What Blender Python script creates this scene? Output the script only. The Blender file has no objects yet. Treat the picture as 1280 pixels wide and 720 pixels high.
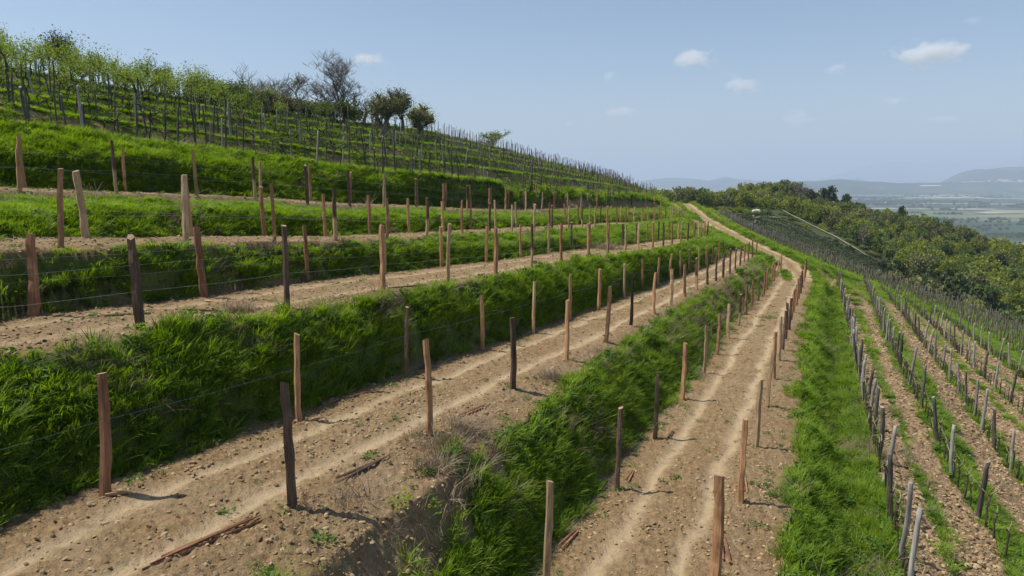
import bpy, math, random
import numpy as np
from mathutils import Vector, Euler
from mathutils.bvhtree import BVHTree
from mathutils.geometry import delaunay_2d_cdt

R = math.radians
rng = random.Random(7)
nr = np.random.RandomState(11)
sc = bpy.context.scene
C = sc.collection

# ------------------------------------------------------------------ camera
PITCH = R(9.0); SP, CP = math.sin(PITCH), math.cos(PITCH); FOC = 853.0
cam = bpy.data.cameras.new('camera'); camo = bpy.data.objects.new('camera', cam); C.objects.link(camo)
cam.lens = 36 * FOC / 1280; cam.sensor_width = 36
cam.clip_start = 0.1; cam.clip_end = 80000
camo.location = (0, 0, 0); camo.rotation_euler = (R(90) - PITCH, 0, 0)
sc.camera = camo

def W(px, py, d):
    """a surveyed point: direction read off the photograph, distance in metres"""
    u = (px - 640) / FOC; v = (py - 360) / FOC
    return Vector((u * d, d * (CP - v * SP), d * (-SP - v * CP)))

# ------------------------------------------------------------------ noise (numpy)
def _h(ix, iy, s):
    ix = ix.astype(np.int64); iy = iy.astype(np.int64)
    n = (ix * 374761393 + iy * 668265263 + s * 974634777) & 0xffffffff
    n = ((n ^ (n >> 13)) * 1274126177) & 0xffffffff
    n = (n ^ (n >> 16)) & 0xffffffff
    return n / 4294967295.0
def vn(x, y, s=0):
    x = np.asarray(x, float); y = np.asarray(y, float)
    ix = np.floor(x); iy = np.floor(y); fx = x - ix; fy = y - iy
    fx = fx * fx * fx * (fx * (fx * 6 - 15) + 10); fy = fy * fy * fy * (fy * (fy * 6 - 15) + 10)
    a = _h(ix, iy, s); b = _h(ix + 1, iy, s); c = _h(ix, iy + 1, s); d = _h(ix + 1, iy + 1, s)
    return (a + (b - a) * fx) * (1 - fy) + (c + (d - c) * fx) * fy
def fbm(x, y, s=0, o=4):
    t = 0; a = 1; n = 0
    for i in range(o):
        t = t + a * vn(x * 2 ** i + 17 * i, y * 2 ** i - 9 * i, s + i); n += a; a *= .55
    return t / n * 2 - 1
def sstep(a, b, x):
    t = np.clip((x - a) / (b - a), 0, 1); return t * t * (3 - 2 * t)

# ------------------------------------------------------------------ survey of the post rows  (px, py of foot, distance, kind, px height or 0)
# kinds: o orange split, r red brown, d dark bark, p pale fresh, m dark above and pale below
T1I = [(683,728,11,'p'),(771,612,14.6,'d'),(819,548,18,'d'),(853,500,21,'o'),(880,467,26,'p'),(896,443,29,'o'),(910,423,33.4,'p'),(923,408,38,'m'),
       (932,393,42,'r'),(940,384,45,'r'),(948,376,49,'d'),(954,369,0,'r'),(959,362,54,'r'),(964,356,0,'r'),(968,351,0,'r'),(972,346,67,'o'),(976,341,72,'r')]
T1O = [(893,726,11.6,'o'),(925,628,14,'o'),(946,559,17.7,'p'),(959,508,21.6,'p'),(968,474,25.5,'o'),(973,450,29.5,'p'),(978,437,0,'d'),(982,424,35,'d'),(986,412,37.5,'d'),
       (989,400,41,'r'),(992,390,0,'o'),(995,382,46,'r'),(998,374,0,'r'),(1001,367,55,'d'),(1003,359,61,'r'),(1005,352,65,'o'),(1006,346,70,'d')]
T2I = [(131,620,9.6,'r'),(374,525,13.3,'o'),(509,472,17.4,'d'),(603,438,21.3,'o'),(667,417,23.6,'p'),(712,400,27,'o'),(748,387,31,'o'),(780,373,35,'p'),(802,364,39,'r'),
       (822,357,43,'o'),(837,350,46,'o'),(850,346,50,'p'),(861,342,53,'d'),(873,338,57,'p'),(882,334,0,'r'),(890,330,66,'d'),(898,326,0,'o'),(904,322,72,'d')]
T2O = [(365,633,9.3,'d'),(537,543,12.6,'o'),(641,487,16.2,'d'),(708,450,20.2,'o'),(757,427,23.6,'o'),(789,407,26,'k'),(818,392,28.5,'o'),(838,382,32,'p'),(856,371,35,'o'),
       (871,362,38,'m'),(884,356,42,'d'),(895,351,45,'d'),(904,347,48,'d'),(912,342,51,'d'),(919,337,54,'d'),(925,332,0,'d'),(930,328,61,'r'),(935,325,0,'d'),(940,322,67,'d'),(945,319,70,'r')]
T3I = [(44,395,13.4,'r'),(255,372,17.2,'r'),(384,352,21.5,'r'),(480,342,25,'o'),(552,334,28,'o'),(608,328,31.5,'o'),(651,322,35,'o'),(686,317,38,'p'),(714,313,41,'d'),(738,311,44,'r'),
       (759,309,47,'o'),(778,307,50,'d'),(794,305,53,'r'),(809,303,56,'r'),(823,301,0,'d'),(836,300,0,'r'),(848,299,66,'o'),(859,299,0,'r'),(867,299,0,'r'),(873,298,73,'p'),(880,297,76,'r')]
T3O = [(176,412,12.8,'d'),(359,385,16.3,'d'),(479,366,19.7,'o'),(560,354,23.2,'p'),(619,344,26.2,'o'),(664,336,29.5,'m'),(702,329,33,'r'),(735,323,36.5,'o'),(760,320,40,'o'),(781,318,43.5,'p'),
       (799,315,48,'p'),(816,312,52,'r'),(829,310,56,'d'),(840,307,59,'r'),(851,305,62,'p'),(860,303,65,'d'),(868,301,0,'r'),(876,299,72,'p'),(884,297,76,'d')]
T4I = [(-60,301,14.5,'r'),(107,298,19.2,'p'),(239,297,22.5,'o'),(331,296,25.4,'r'),(407,295,28.8,'o'),(462,293,31.6,'r'),(512,291,34.5,'o'),(554,289,0,'o'),(588,287,41,'r'),(619,285,44,'p'),(646,284,47,'p'),
       (668,283,0,'o'),(687,282,54,'r'),(706,281,58,'r'),(722,281,61,'r'),(737,280,65,'p'),(750,279,0,'d'),(764,278,72,'p'),(775,278,0,'o'),(786,278,0,'r'),(802,277,82,'o'),(810,277,0,'o'),(818,276,88,'o'),(826,275,0,'o'),(838,274,94,'p'),(845,274,96,'p'),(855,272,99,'p')]
T4O = [(-120,314,12.6,'o'),(76,311,15.8,'o'),(232,304,19,'p'),(343,302,22.2,'r'),(420,301,25,'m'),(483,298,28.3,'o'),(533,296,31.6,'m'),(578,294,35,'r'),(612,293,38,'d'),(640,292,41,'p'),
       (668,290,44.5,'p'),(690,288,48,'d'),(711,287,51,'p'),(728,286,54,'m'),(744,285,57,'p'),(759,283,61,'o'),(771,282,65,'o'),(782,281,68,'o'),(793,280,72,'p'),(802,279,76,'o'),(810,278,80,'o'),(817,277,84,'r'),
       (824,276,0,'r'),(832,275,0,'d'),(840,275,92,'p'),(849,275,95,'o')]
T5I = [(-90,233,19.5,'o'),(32,236,22.5,'r'),(157,241,25.8,'o'),(326,247,31,'p'),(389,252,34,'o'),(438,254,36.6,'r'),(482,255,39.5,'o'),(522,257,43,'r'),(557,259,46.5,'r'),(587,260,50,'r'),(614,260,54,'o'),(635,261,57,'r'),
       (655,261,60,'r'),(670,260,64,'o'),(687,260,68,'r'),(703,259,72,'d'),(718,259,0,'r'),(737,258,81,'d'),(756,258,87,'r'),(765,257,0,'p'),(774,257,0,'p'),(785,258,98,'o'),(804,257,106,'p'),(815,257,0,'p'),(823,258,0,'o'),(832,258,126,'p')]
T5O = [(-100,237,18.6,'r'),(25,239,21.6,'o'),(146,242,25,'m'),(246,244,28.2,'o'),(319,247,30.6,'m'),(384,254,33,'d'),(437,256,36,'d'),(480,258,38.6,'p'),(520,259,42,'d'),(555,261,45.5,'o'),(584,262,49,'m'),(612,263,52,'r'),
       (632,263,56,'o'),(657,264,60,'p'),(677,263,64,'p'),(693,262,68,'r'),(709,261,72,'p'),(726,260,76,'p'),(734,260,80,'o'),(746,260,0,'r'),(760,259,88,'d'),(772,259,94,'r'),(790,259,101,'d'),(807,259,108,'p'),(818,259,0,'o'),(826,259,0,'p')]

def fill(rows):
    d = np.array([r[2] for r in rows], float); i = np.arange(len(d)); ok = d > 0
    ld = np.interp(i, i[ok], np.log(d[ok])); n = len(ld)
    D = np.diff(np.eye(n), 2, axis=0)
    return np.exp(np.linalg.solve(np.eye(n) + 4.0 * D.T @ D, ld))
def solve_d(py, q, d0):
    v = (py - 360) / FOC; k = SP + v * CP; g = CP - v * SP
    lo, hi = d0 * .6, d0 * 1.6; f = lambda d: -k * d - np.polyval(q, d * g)
    if f(lo) * f(hi) > 0: return d0
    for _ in range(40):
        m = (lo + hi) / 2
        if f(lo) * f(m) <= 0: hi = m
        else: lo = m
    return (lo + hi) / 2
TR = []
for I, O in ((T1I, T1O), (T2I, T2O), (T3I, T3O), (T4I, T4O), (T5I, T5O)):
    dI, dO = fill(I), fill(O); k = len(TR)
    if k == 4: dI = dI * np.interp(dI, [20, 60, 120], [1.13, 1.06, 1.02])
    if k == 3: dI = dI * np.interp(dI, [20, 60, 120], [1.0, 1.03, 1.02])
    if k < 3:
        P = [W(a[0], a[1], d) for a, d in zip(I, dI)] + [W(a[0], a[1], d) for a, d in zip(O, dO)]
        q = np.polyfit([p.y for p in P], [p.z for p in P], 2)
        dI = [solve_d(a[1], q, d) for a, d in zip(I, dI)]; dO = [solve_d(a[1], q, d) for a, d in zip(O, dO)]
    TR.append(([W(a[0], a[1], d) for a, d in zip(I, dI)], [W(a[0], a[1], d) for a, d in zip(O, dO)]))

def resample(P, n):
    """smooth curve through P, evenly in its parameter"""
    P = [Vector(p) for p in P]; out = []
    m = len(P) - 1
    for j in range(n):
        t = j / (n - 1) * m; i = min(int(t), m - 1); f = t - i
        p0 = P[max(i - 1, 0)]; p1 = P[i]; p2 = P[i + 1]; p3 = P[min(i + 2, m)]
        out.append(.5 * ((2 * p1) + (p2 - p0) * f + (2 * p0 - 5 * p1 + 4 * p2 - p3) * f * f + (3 * p1 - p0 - 3 * p2 + p3) * f ** 3))
    return out
def by_length(P, n):
    L = [0]
    for a, b in zip(P, P[1:]): L.append(L[-1] + (b - a).length)
    A = np.array([tuple(p) for p in P]); s = np.linspace(0, L[-1], n)
    return [Vector((np.interp(t, L, A[:, 0]), np.interp(t, L, A[:, 1]), np.interp(t, L, A[:, 2]))) for t in s]
def smooth(P, it=2):
    P = [p.copy() for p in P]
    for _ in range(it):
        P = [P[0]] + [(P[i - 1] + 2 * P[i] + P[i + 1]) / 4 for i in range(1, len(P) - 1)] + [P[-1]]
    return P
def offset(P, a, dz=0.0, a2=None):
    """shift a line uphill (to the left of its direction) by a metres (a to a2 along it)"""
    out = []; n = len(P)
    for i, p in enumerate(P):
        t = P[min(i + 1, n - 1)] - P[max(i - 1, 0)]; t.z = 0; t.normalize()
        w = a if a2 is None else a + (a2 - a) * min(1, max(0, (p.y - 8) / 16))
        out.append(p + Vector((-t.y, t.x, 0)) * w + Vector((0, 0, dz)))
    return out

BACK = [  # how each terrace goes on behind the camera
    ([(-5, -9, -6.0), (-3.2, -2, -6.15), (-1.2, 5, -6.3)], [(-1.2, -9, -6.05), (.3, -2, -6.2), (1.6, 5, -6.35)]),
    ([(-10.5, -9, -3.6), (-8.7, -1, -3.9), (-7.2, 4.5, -4.15)], [(-7.6, -9, -3.6), (-6, -1, -3.9), (-4.5, 4.5, -4.15)]),
    ([(-16, -9, -1.8), (-13.5, 1, -2.2), (-11.3, 8, -2.5)], [(-13, -9, -1.9), (-10.8, 1, -2.3), (-9, 8, -2.6)]),
    ([(-21, -9, -.7), (-18, 2, -1.1)], [(-18.6, -9, -.8), (-16, 2, -1.2)]),
    ([(-27, -9, .6), (-24, 4, .2)], [(-26, -9, .5), (-23, 4, .1)])]
ROW = []      # (inner, outer) dense lines
for (I, O), (bi, bo) in zip(TR, BACK):
    ROW.append(tuple(by_length(smooth(resample([Vector(b) for b in bk] + row, 160), 6), 110) for bk, row in ((bi, I), (bo, O))))

LINES = []    # (points, c)
LIP = {}; FOOT = {}
for k, (inn, out) in enumerate(ROW):
    fo = offset(inn, [.45, .4, .35, .3, .3][k]); li = offset(out, [-1.0, -.65, -.3, -.3, -.25][k], [-.1, -.08, -.03, -.08, -.28][k])
    if k == 1: li = offset(out, -1.25, -.15, -.55)
    LIP[k] = li; FOOT[k] = fo
    LINES += [(li, 2 * k + 1.), (out, 2 * k + 1.2), (inn, 2 * k + 1.88), (fo, 2 * k + 2.)]
    w = .75 if k < 3 else .5
    LINES.append((offset(fo, .22, .1), 2 * k + 2.12))
# bank above the highest bare terrace, upper vine terraces, crest
BT = [(-34,-9,3.6),(-30,8,3.0)]
BTp = [Vector(b) for b in BT] + [W(*a) for a in ((-120,147,25),(0,153,28),(120,171,31),(240,185,34.5),(400,206,41),(475,214,46),(550,220,51),(650,231,64),(700,235,75),(755,239,90),(795,242,103),(822,248,118))]
CRp = [Vector((-62, -5, 12)), Vector((-60, 18, 11.3))] + [W(*a) for a in ((-150,62,52),(0,84,54),(75,98,56),(150,110,59),(300,133,68),(370,143,74),(440,153,82),(530,163,92),(585,176,103),(640,189,116),(705,207,133),(772,223,155))]
NU = 110
BTl = smooth(resample(BTp, NU), 3); CRl = smooth(resample(CRp, NU), 3)
LINES.append((BTl, 11.)); UP = []
def belly(A, B, t, h, c):      # the banks are steep at the foot and round off above
    out = []
    for a, b in zip(A, B):
        p = a.lerp(b, t); p.z = a.z + (b.z - a.z) * h; out.append(p)
    LINES.append((out[4:-8], c))
belly(FOOT[3], LIP[4], .24, .66, 8.4); belly(FOOT[2], LIP[3], .3, .6, 6.4); belly(FOOT[1], LIP[2], .4, .52, 4.45)
BTm = by_length(BTl, 110); belly(FOOT[4], BTm, .32, .52, 10.4)
NS = 5
for s in range(NS):
    t0 = s / NS; t1 = (s + .78) / NS; t2 = (s + 1) / NS
    h0, h1 = s / NS, (s + .07) / NS
    tread = [a.lerp(b, t1) for a, b in zip(BTl, CRl)]
    for i, p in enumerate(tread): p.z = BTl[i].z + (CRl[i].z - BTl[i].z) * h1
    LINES.append((tread, 11 + t1))
    lip = [a.lerp(b, t2) for a, b in zip(BTl, CRl)]
    LINES.append((lip, 11 + t2))
    UP.append((tread, [a.lerp(b, t0) for a, b in zip(BTl, CRl)]))
LINES.append((offset(CRl, 6, -.2), 12.2))
LINES.append((offset(CRl, 40, -5), 12.5))

# cross road along the spur
CRpx = [(1006,385,50),(1003,352,65),(996,337,72),(978,323,76),(950,310,81),(925,297,86),(900,284,93),(878,271,103),(864,260,120),(856,254,143)]
ROADl = by_length(smooth(resample([W(*a) for a in CRpx[1:]], 60), 3), 50)
ROADl2 = ROADl + [Vector((40, 175, -9)), Vector((44, 215, -17))]
# slope to the right of the tracks
def line(pts, n=70): return by_length(smooth(resample(pts, n * 2), 3), n)
Aw = line([Vector((-3,-9,-7.2)), Vector((4,4,-7.5))] + [W(*a) for a in ((1130,725,13.5),(1105,613,17.6),(1083,520,24.5),(1066,440,38),(1055,390,55),(1047,352,78))])
Bw = line([Vector((0,-9,-8.2)), Vector((7,5,-8.4))] + [W(*a) for a in ((1268,718,15),(1223,648,17.7),(1190,595,20.4),(1171,552,23.3),(1152,512,26.8),(1137,484,30.5),(1110,430,42),(1088,375,66),(1079,352,82))])
Cw = line([Vector((7,-9,-9.6)), Vector((13,11,-9.9))] + [W(*a) for a in ((1260,587,24.5),(1214,517,31.5),(1195,486,36),(1152,430,47.5),(1121,385,67),(1100,362,82))])
Dw = line([Vector((12,-9,-10.4)), Vector((19,15,-10.9))] + [W(*a) for a in ((1276,515,33.5),(1237,480,38.5),(1196,439,48),(1155,398,65),(1120,368,84))])
Ew = line([Vector((17,-9,-11.6)), Vector((26,22,-12))] + [W(*a) for a in ((1290,483,43.5),(1262,460,48),(1232,438,54),(1190,405,66),(1140,370,86))])
FEw = line([Vector((45,-5,-20)), Vector((58,45,-20.5))] + [W(*a) for a in ((1420,460,82),(1280,412,91),(1187,380,97),(1131,362,102),(1087,346,107),(1045,329,111),(1000,314,116),(957,297,122),(927,284,129),(915,277,135))])
G1w = line([Vector((21,-9,-13)), Vector((30,22,-13.5))] + [W(*a) for a in ((1330,490,48),(1280,452,57),(1220,414,69),(1165,384,84),(1100,358,91),(1020,330,93),(970,310,98),(930,292,107),(895,272,122))])
RIGHT = dict(A=Aw, B=Bw, C=Cw, D=Dw, E=Ew)
Lr = LIP[0]
Mid = []
for i, p in enumerate(by_length(Lr, 70)):
    a = Aw[i]; q = p.lerp(a, .5); q.z = min(p.z, a.z) - .12 + .25 * (p.z - a.z) * 0; Mid.append(q)
LINES += [(Mid, .5), (Aw, 0.), (Bw, -1.), (Cw, -2.), (Dw, -3.), (Ew, -4.), (G1w, -4.6), (FEw, -5.)]

EX = []   # single lines of the farther land (c = -8)
def far(pts, c=-8., n=30): EX.append((line(pts, n), c))
far([W(*a) for a in ((1500,520,100),(1280,436,112),(1130,382,118),(1045,350,126),(985,325,134),(930,298,145),(912,285,150))], -7.)
far([W(*a) for a in ((1500,560,150),(1280,445,155),(1130,385,160),(1040,352,165),(940,310,175),(885,275,185))])
SVtop = [(1240,392,165),(1130,346,190),(1060,306,220),(1010,280,243),(975,264,262),(935,265,255),(905,266,240)]
far([W(*a) for a in SVtop])
far([W(*a) for a in ((1500,430,180),(1280,382,200),(1200,352,215),(1130,322,240),(1060,292,265),(960,266,292),(880,266,265),(840,262,240))])
RG = [W(a[0], a[1] + float(np.interp(a[0], [870, 930, 1000, 1060, 1190, 1280], [0, -10, -10, 2, -6, 6])), a[2]) for a in ((1500,375,235),(1400,352,240),(1280,322,255),(1190,303,272),(1120,282,290),(1050,264,312),(1000,252,325),(975,249,332),(930,252,342),(880,262,345),(840,262,330),(800,254,320),(740,250,320),(600,245,330))]
far(RG)
far([p * 1.25 + Vector((0, 0, -28)) for p in RG]); far([Vector((p.x * 1.7, p.y * 1.9, -95)) for p in RG])
far([Vector((p.x * 2.8, p.y * 3.2, -160)) for p in RG])
far([W(*a) for a in ((700,243,190),(760,246,185),(800,248,180),(835,256,190),(862,262,205))])
far([W(*a) for a in ((772,238,170),(806,246,160),(840,255,160))])

# ------------------------------------------------------------------ triangulated survey
V2, VZ, VC, ED = [], [], [], []
def add_line(P, c):
    b = len(V2)
    for p in P: V2.append(Vector((p.x, p.y))); VZ.append(p.z); VC.append(c)
    ED.extend((b + i, b + i + 1) for i in range(len(P) - 1))
for P, c in LINES + EX: add_line(P, c)
road_r = offset(ROADl2, -1.7, -.05); road_l = offset(ROADl2, 1.5)
def ptsonly(P, c):
    for p in P: V2.append(Vector((p.x, p.y))); VZ.append(p.z); VC.append(c)
ptsonly(offset(ROADl, -4.2, -.9), -4.5); ptsonly(offset(ROADl, 3.2, .25), .5)
add_line(road_r, .9); add_line(road_l, .9)
for a in range(0, 360, 6):        # rim: plain far away
    for rr in (900, 1500, 3000, 8000, 20000, 45000):
        x, y = rr * math.sin(R(a)), rr * math.cos(R(a))
        front = math.cos(R(a)) > 0
        if front and rr < 1500: continue
        V2.append(Vector((x, y))); VZ.append(-160 if (front or rr > 2500) else (-60 if x < 0 else -150)); VC.append(-9.)
for x, y, z in ((-120,20,7),(-110,90,2),(-60,170,-12),(-10,230,-14),(-150,-60,0),(-60,-60,9),(-10,-60,-4),(25,-60,-14),(80,-60,-30),(150,0,-55),(160,80,-52),(130,130,-46),(-140,200,-45),(-300,100,-60),(-200,400,-90),(300,200,-110),(260,60,-95),(250,-100,-90),(0,-220,-30),(-100,-250,-20)):
    V2.append(Vector((x, y))); VZ.append(z); VC.append(-8. if x > 0 else 12.5)
res = delaunay_2d_cdt(V2, ED, [], 0, 1e-4)
tv, te, tf, ov = res[0], res[1], res[2], res[3]
zz, cc = [], []
kd = None
from mathutils.kdtree import KDTree
kd = KDTree(len(V2))
for i, p in enumerate(V2): kd.insert((p.x, p.y, 0), i)
kd.balance()
for i, p in enumerate(tv):
    if ov[i]: j = ov[i][0]; zz.append(VZ[j]); cc.append(VC[j])
    else:
        near = kd.find_n((p.x, p.y, 0), 2); w0 = 1 / (near[0][2] + 1e-3); w1 = 1 / (near[1][2] + 1e-3)
        zz.append((VZ[near[0][1]] * w0 + VZ[near[1][1]] * w1) / (w0 + w1)); cc.append(VC[near[0][1]])
T3D = [(p.x, p.y, z) for p, z in zip(tv, zz)]
TRI = []
for f in tf:
    for i in range(1, len(f) - 1): TRI.append((f[0], f[i], f[i + 1]))
bvh = BVHTree.FromPolygons(T3D, TRI)
_tp = np.array(T3D); _tc = np.array(cc); _tt = np.array(TRI)

def tin(x, y):
    n = len(x); idx = np.full(n, -1, np.int64); rc = bvh.ray_cast; dn = Vector((0, 0, -1))
    xs = x.tolist(); ys = y.tolist()
    for i in range(n):
        h = rc((xs[i], ys[i], 3000.0), dn)
        if h[2] is not None: idx[i] = h[2]
    ok = idx >= 0; t = _tt[np.where(ok, idx, 0)]
    a, b, c = _tp[t[:, 0]], _tp[t[:, 1]], _tp[t[:, 2]]
    d = (b[:, 0] - a[:, 0]) * (c[:, 1] - a[:, 1]) - (c[:, 0] - a[:, 0]) * (b[:, 1] - a[:, 1])
    d = np.where(abs(d) < 1e-12, 1e-12, d)
    w1 = ((x - a[:, 0]) * (c[:, 1] - a[:, 1]) - (c[:, 0] - a[:, 0]) * (y - a[:, 1])) / d
    w2 = ((b[:, 0] - a[:, 0]) * (y - a[:, 1]) - (x - a[:, 0]) * (b[:, 1] - a[:, 1])) / d
    w0 = 1 - w1 - w2
    z = w0 * a[:, 2] + w1 * b[:, 2] + w2 * c[:, 2]
    q = w0 * _tc[t[:, 0]] + w1 * _tc[t[:, 1]] + w2 * _tc[t[:, 2]]
    return np.where(ok, z, -160), np.where(ok, q, -9.)
def dist_line(x, y, P):
    best = np.full(len(x), 1e9); A = np.array([(p.x, p.y) for p in P])
    lo = A.min(0) - 8; hi = A.max(0) + 8
    m = (x > lo[0]) & (x < hi[0]) & (y > lo[1]) & (y < hi[1]); xm, ym = x[m], y[m]; bm = np.full(len(xm), 1e9)
    for (ax, ay), (bx, by) in zip(A, A[1:]):
        dx, dy = bx - ax, by - ay; t = np.clip(((xm - ax) * dx + (ym - ay) * dy) / (dx * dx + dy * dy + 1e-9), 0, 1)
        bm = np.minimum(bm, np.hypot(xm - ax - t * dx, ym - ay - t * dy))
    best[m] = bm; return best

# patches of bare or dry ground on the banks: centre (px,py,d), radius
BARE = [(W(430,690,9.2), 1.1), (W(400,700,8.6), 1.1), (W(466,388,19.0), .75), (W(420,378,17.6), .45), (W(500,700,10.0), .9), (W(560,690,11), .6), (W(905,385,38), 1.3), (W(925,365,44), 1.6), (W(938,350,50), 1.8), (W(885,400,33), 1.0),
        (W(945,335,58), 2.2), (W(620,652,12.6), .5), (W(455,245,40), .8), (W(270,232,31), .8), (W(690,296,40), .8), (W(960,325,66), 2.0)]
def surf(x, y, fine=True):
    """height and ground cover at (x, y)"""
    x = np.asarray(x, float); y = np.asarray(y, float); r = np.hypot(x, y)
    near = sstep(240, 100, r)
    wx = x + near * (fbm(x * .9, y * .9, 3, 3) * .16); wy = y + near * (fbm(x * .9, y * .9, 9, 3) * .16)
    z, c = tin(wx, wy)
    kk = np.floor(c); fr = c - kk
    track = ((kk % 2) == 1) & (c > .9) & (c < 11)
    track_m = np.where(track, 1., 0.)
    e = .14 * fbm(x * .8, y * .8, 21, 3)
    # softened edges
    edge = np.where(c > .9, np.where(track, sstep(-.02, .10, np.minimum(fr, 1.0 - fr) + .0 + e * .9 + .05), sstep(.16, .02, fr + e * .6) * (kk % 2 == 0) * .8), 0.)
    soil = np.where((c > .9) & (c < 10.3), edge, 0.)
    w = fr   # 0 lip .. 1 foot on tracks
    rut = np.where(track, np.exp(-((w - .36 + e * .12) / .046) ** 2) + np.exp(-((w - .71 + e * .12) / .046) ** 2), 0.)
    rut *= np.where((kk >= 7), .35, 1.) * np.where(kk == 5, .8, 1.)
    rd = dist_line(x, y, ROADl2); road = sstep(1.5, 1.0, rd + fbm(x * .5, y * .5, 31, 2) * .35)
    rut = rut * (1 - road) + road * np.exp(-((rd - .75) / .35) ** 2) * .9
    rut *= np.clip(1. + .45 * fbm(x * 1.2, y * 1.2, 33, 3) + .35 * fbm(x * 6, y * 6, 37, 2), 0, 1.15)
    soil = np.maximum(soil, road)
    # bare strip on the valley side of the cross road
    strip = sstep(4.6, 3.4, rd) * (c < 0.9) * sstep(78, 92, y)
    soil = np.maximum(soil, strip * .9)
    # ploughed strips between the old rows
    pl = np.zeros_like(x); e2 = .07 * fbm(x * .5, y * .5, 41, 3) + .05 * fbm(x * 2, y * 2, 43, 2)
    def band(c0, a, b):
        t = c0 - c + e2
        return sstep(a - .04, a + .05, t) * sstep(b + .05, b - .04, t) * (t > 0) * (t < 1.0)
    for c0, bs in ((0., ((.02, .42), (.50, .95))), (-1., ((.40, 1.04),)), (-2., ((.10, .62), (.68, 1.04))), (-3., ((.03, .42), (.46, .97)))):
        for a, b in bs: pl = np.maximum(pl, band(c0, a, b))
    pl *= sstep(88, 76, r) * sstep(1.0, 1.6, rd)
    bare = np.zeros_like(x)
    for p, rad in BARE:
        dd = np.hypot(x - p.x, y - p.y) + .35 * fbm(x * 1.3, y * 1.3, 51, 2) * rad
        bare = np.maximum(bare, sstep(rad, rad * .55, dd))
    bare = np.maximum(bare, ((c > 2.05) & (c < 3)) * sstep(29, 35, y) * sstep(80, 62, y) * sstep(-.25, .15, fbm(x * .5, y * .5, 55, 3)) * .95)
    bank = (c > 2.1) & (c < 11) & (kk % 2 == 0)
    soil = np.maximum(soil, bare * .95 * near)
    grass = np.clip(1 - np.maximum(soil, pl), 0, 1)
    wall = (c > 11) & (c < 12) & (((c - 11) * NS) % 1 > .80)
    soil = np.where(wall, np.maximum(soil, .62 + .3 * fbm(x * .4, y * .4, 57, 3)), soil); grass = np.where(wall, np.clip(1 - soil, 0, 1), grass)
    z = z + near * np.where(c > 11, .5, 1) * (grass * (.19 * fbm(x * .8, y * .8, 61, 3) + .07 * fbm(x * 2.0, y * 2.0, 63, 2)) + (1 - grass) * .035 * fbm(x * .7, y * .7, 65, 3))
    z -= rut * .045 * near
    if fine:
        f = sstep(70, 25, r)
        cl = 1 - abs(fbm(x * 5.5, y * 5.5, 71, 3)); cl2 = fbm(x * 11, y * 11, 75, 2)
        z += f * soil * (1 - .8 * np.clip(rut, 0, 1)) * (.042 * (cl - .6) + .035 * cl2 + .012 * fbm(x * 24, y * 24, 79, 1))
        z += f * bare * .06 * fbm(x * 2.4, y * 2.4, 95, 4)
        z += f * pl * (.12 * (1 - abs(fbm(x * 2.6, y * 2.6, 81, 3)) - .6) + .11 * fbm(x * 6, y * 6, 85, 3))
    hills = sstep(140, 260, r) * (r < 900)
    z += hills * 1.6 * fbm(x * .03, y * .03, 91, 3)
    return z, c, grass, np.clip(rut, 0, 1), pl, soil, bare

# ------------------------------------------------------------------ helpers: meshes, tags
def tag(o, label=None, cat=None, group=None, kind=None):
    if label: o['label'] = label
    if cat: o['category'] = cat
    if group: o['group'] = group
    if kind: o['kind'] = kind
    return o
def link(name, me, mat=None, parent=None, loc=None):
    o = bpy.data.objects.new(name, me); C.objects.link(o)
    if mat is not None:
        if len(me.materials) == 0: me.materials.append(mat)
    if parent is not None: o.parent = parent
    if loc is not None: o.location = loc
    return o
def mesh_np(name, V, F, mat=None, smooth_=False):
    V = np.asarray(V, np.float32); F = np.asarray(F, np.int32); k = F.shape[1]
    me = bpy.data.meshes.new(name)
    me.vertices.add(len(V)); me.vertices.foreach_set('co', V.ravel())
    me.loops.add(F.size); me.loops.foreach_set('vertex_index', F.ravel())
    me.polygons.add(len(F)); me.polygons.foreach_set('loop_start', np.arange(0, F.size, k, dtype=np.int32))
    me.polygons.foreach_set('loop_total', np.full(len(F), k, np.int32))
    if smooth_: me.polygons.foreach_set('use_smooth', np.ones(len(F), bool))
    me.update(calc_edges=True); me.validate()
    if mat: me.materials.append(mat)
    return me
class MB:
    def __init__(s): s.v = []; s.f = []
    def tube(s, P, rad, n=5, cap=True, jit=0.0, rg=rng):
        b = len(s.v); P = [Vector(p) for p in P]; m = len(P)
        ph = rg.random() * 6
        jr = [1 + jit * (rg.random() * 2 - 1) for _ in range(n)]
        for i, p in enumerate(P):
            t = (P[min(i + 1, m - 1)] - P[max(i - 1, 0)]).normalized()
            a = t.orthogonal() if abs(t.z) < .9 else Vector((1, 0, 0)) - t * t.x
            a.normalize(); c = t.cross(a)
            r = rad[i] if hasattr(rad, '__len__') else rad
            for j in range(n):
                an = ph + 2 * math.pi * j / n
                s.v.append(p + (a * math.cos(an) + c * math.sin(an)) * r * jr[j] * (1 + jit * .35 * (rg.random() * 2 - 1)))
        for i in range(m - 1):
            for j in range(n):
                k = (j + 1) % n; s.f.append((b + i * n + j, b + i * n + k, b + (i + 1) * n + k, b + (i + 1) * n + j))
        if cap:
            s.f.append(tuple(b + (m - 1) * n + j for j in range(n))); s.f.append(tuple(b + j for j in reversed(range(n))))
    def mesh(s, name, mat=None, smooth_=False):
        me = bpy.data.meshes.new(name); me.from_pydata([tuple(p) for p in s.v], [], s.f); me.update()
        if smooth_: me.polygons.foreach_set('use_smooth', [True] * len(me.polygons))
        if mat: me.materials.append(mat)
        return me
ONES = 'first second third fourth fifth sixth seventh eighth ninth tenth eleventh twelfth thirteenth fourteenth fifteenth sixteenth seventeenth eighteenth nineteenth'.split()
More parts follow.
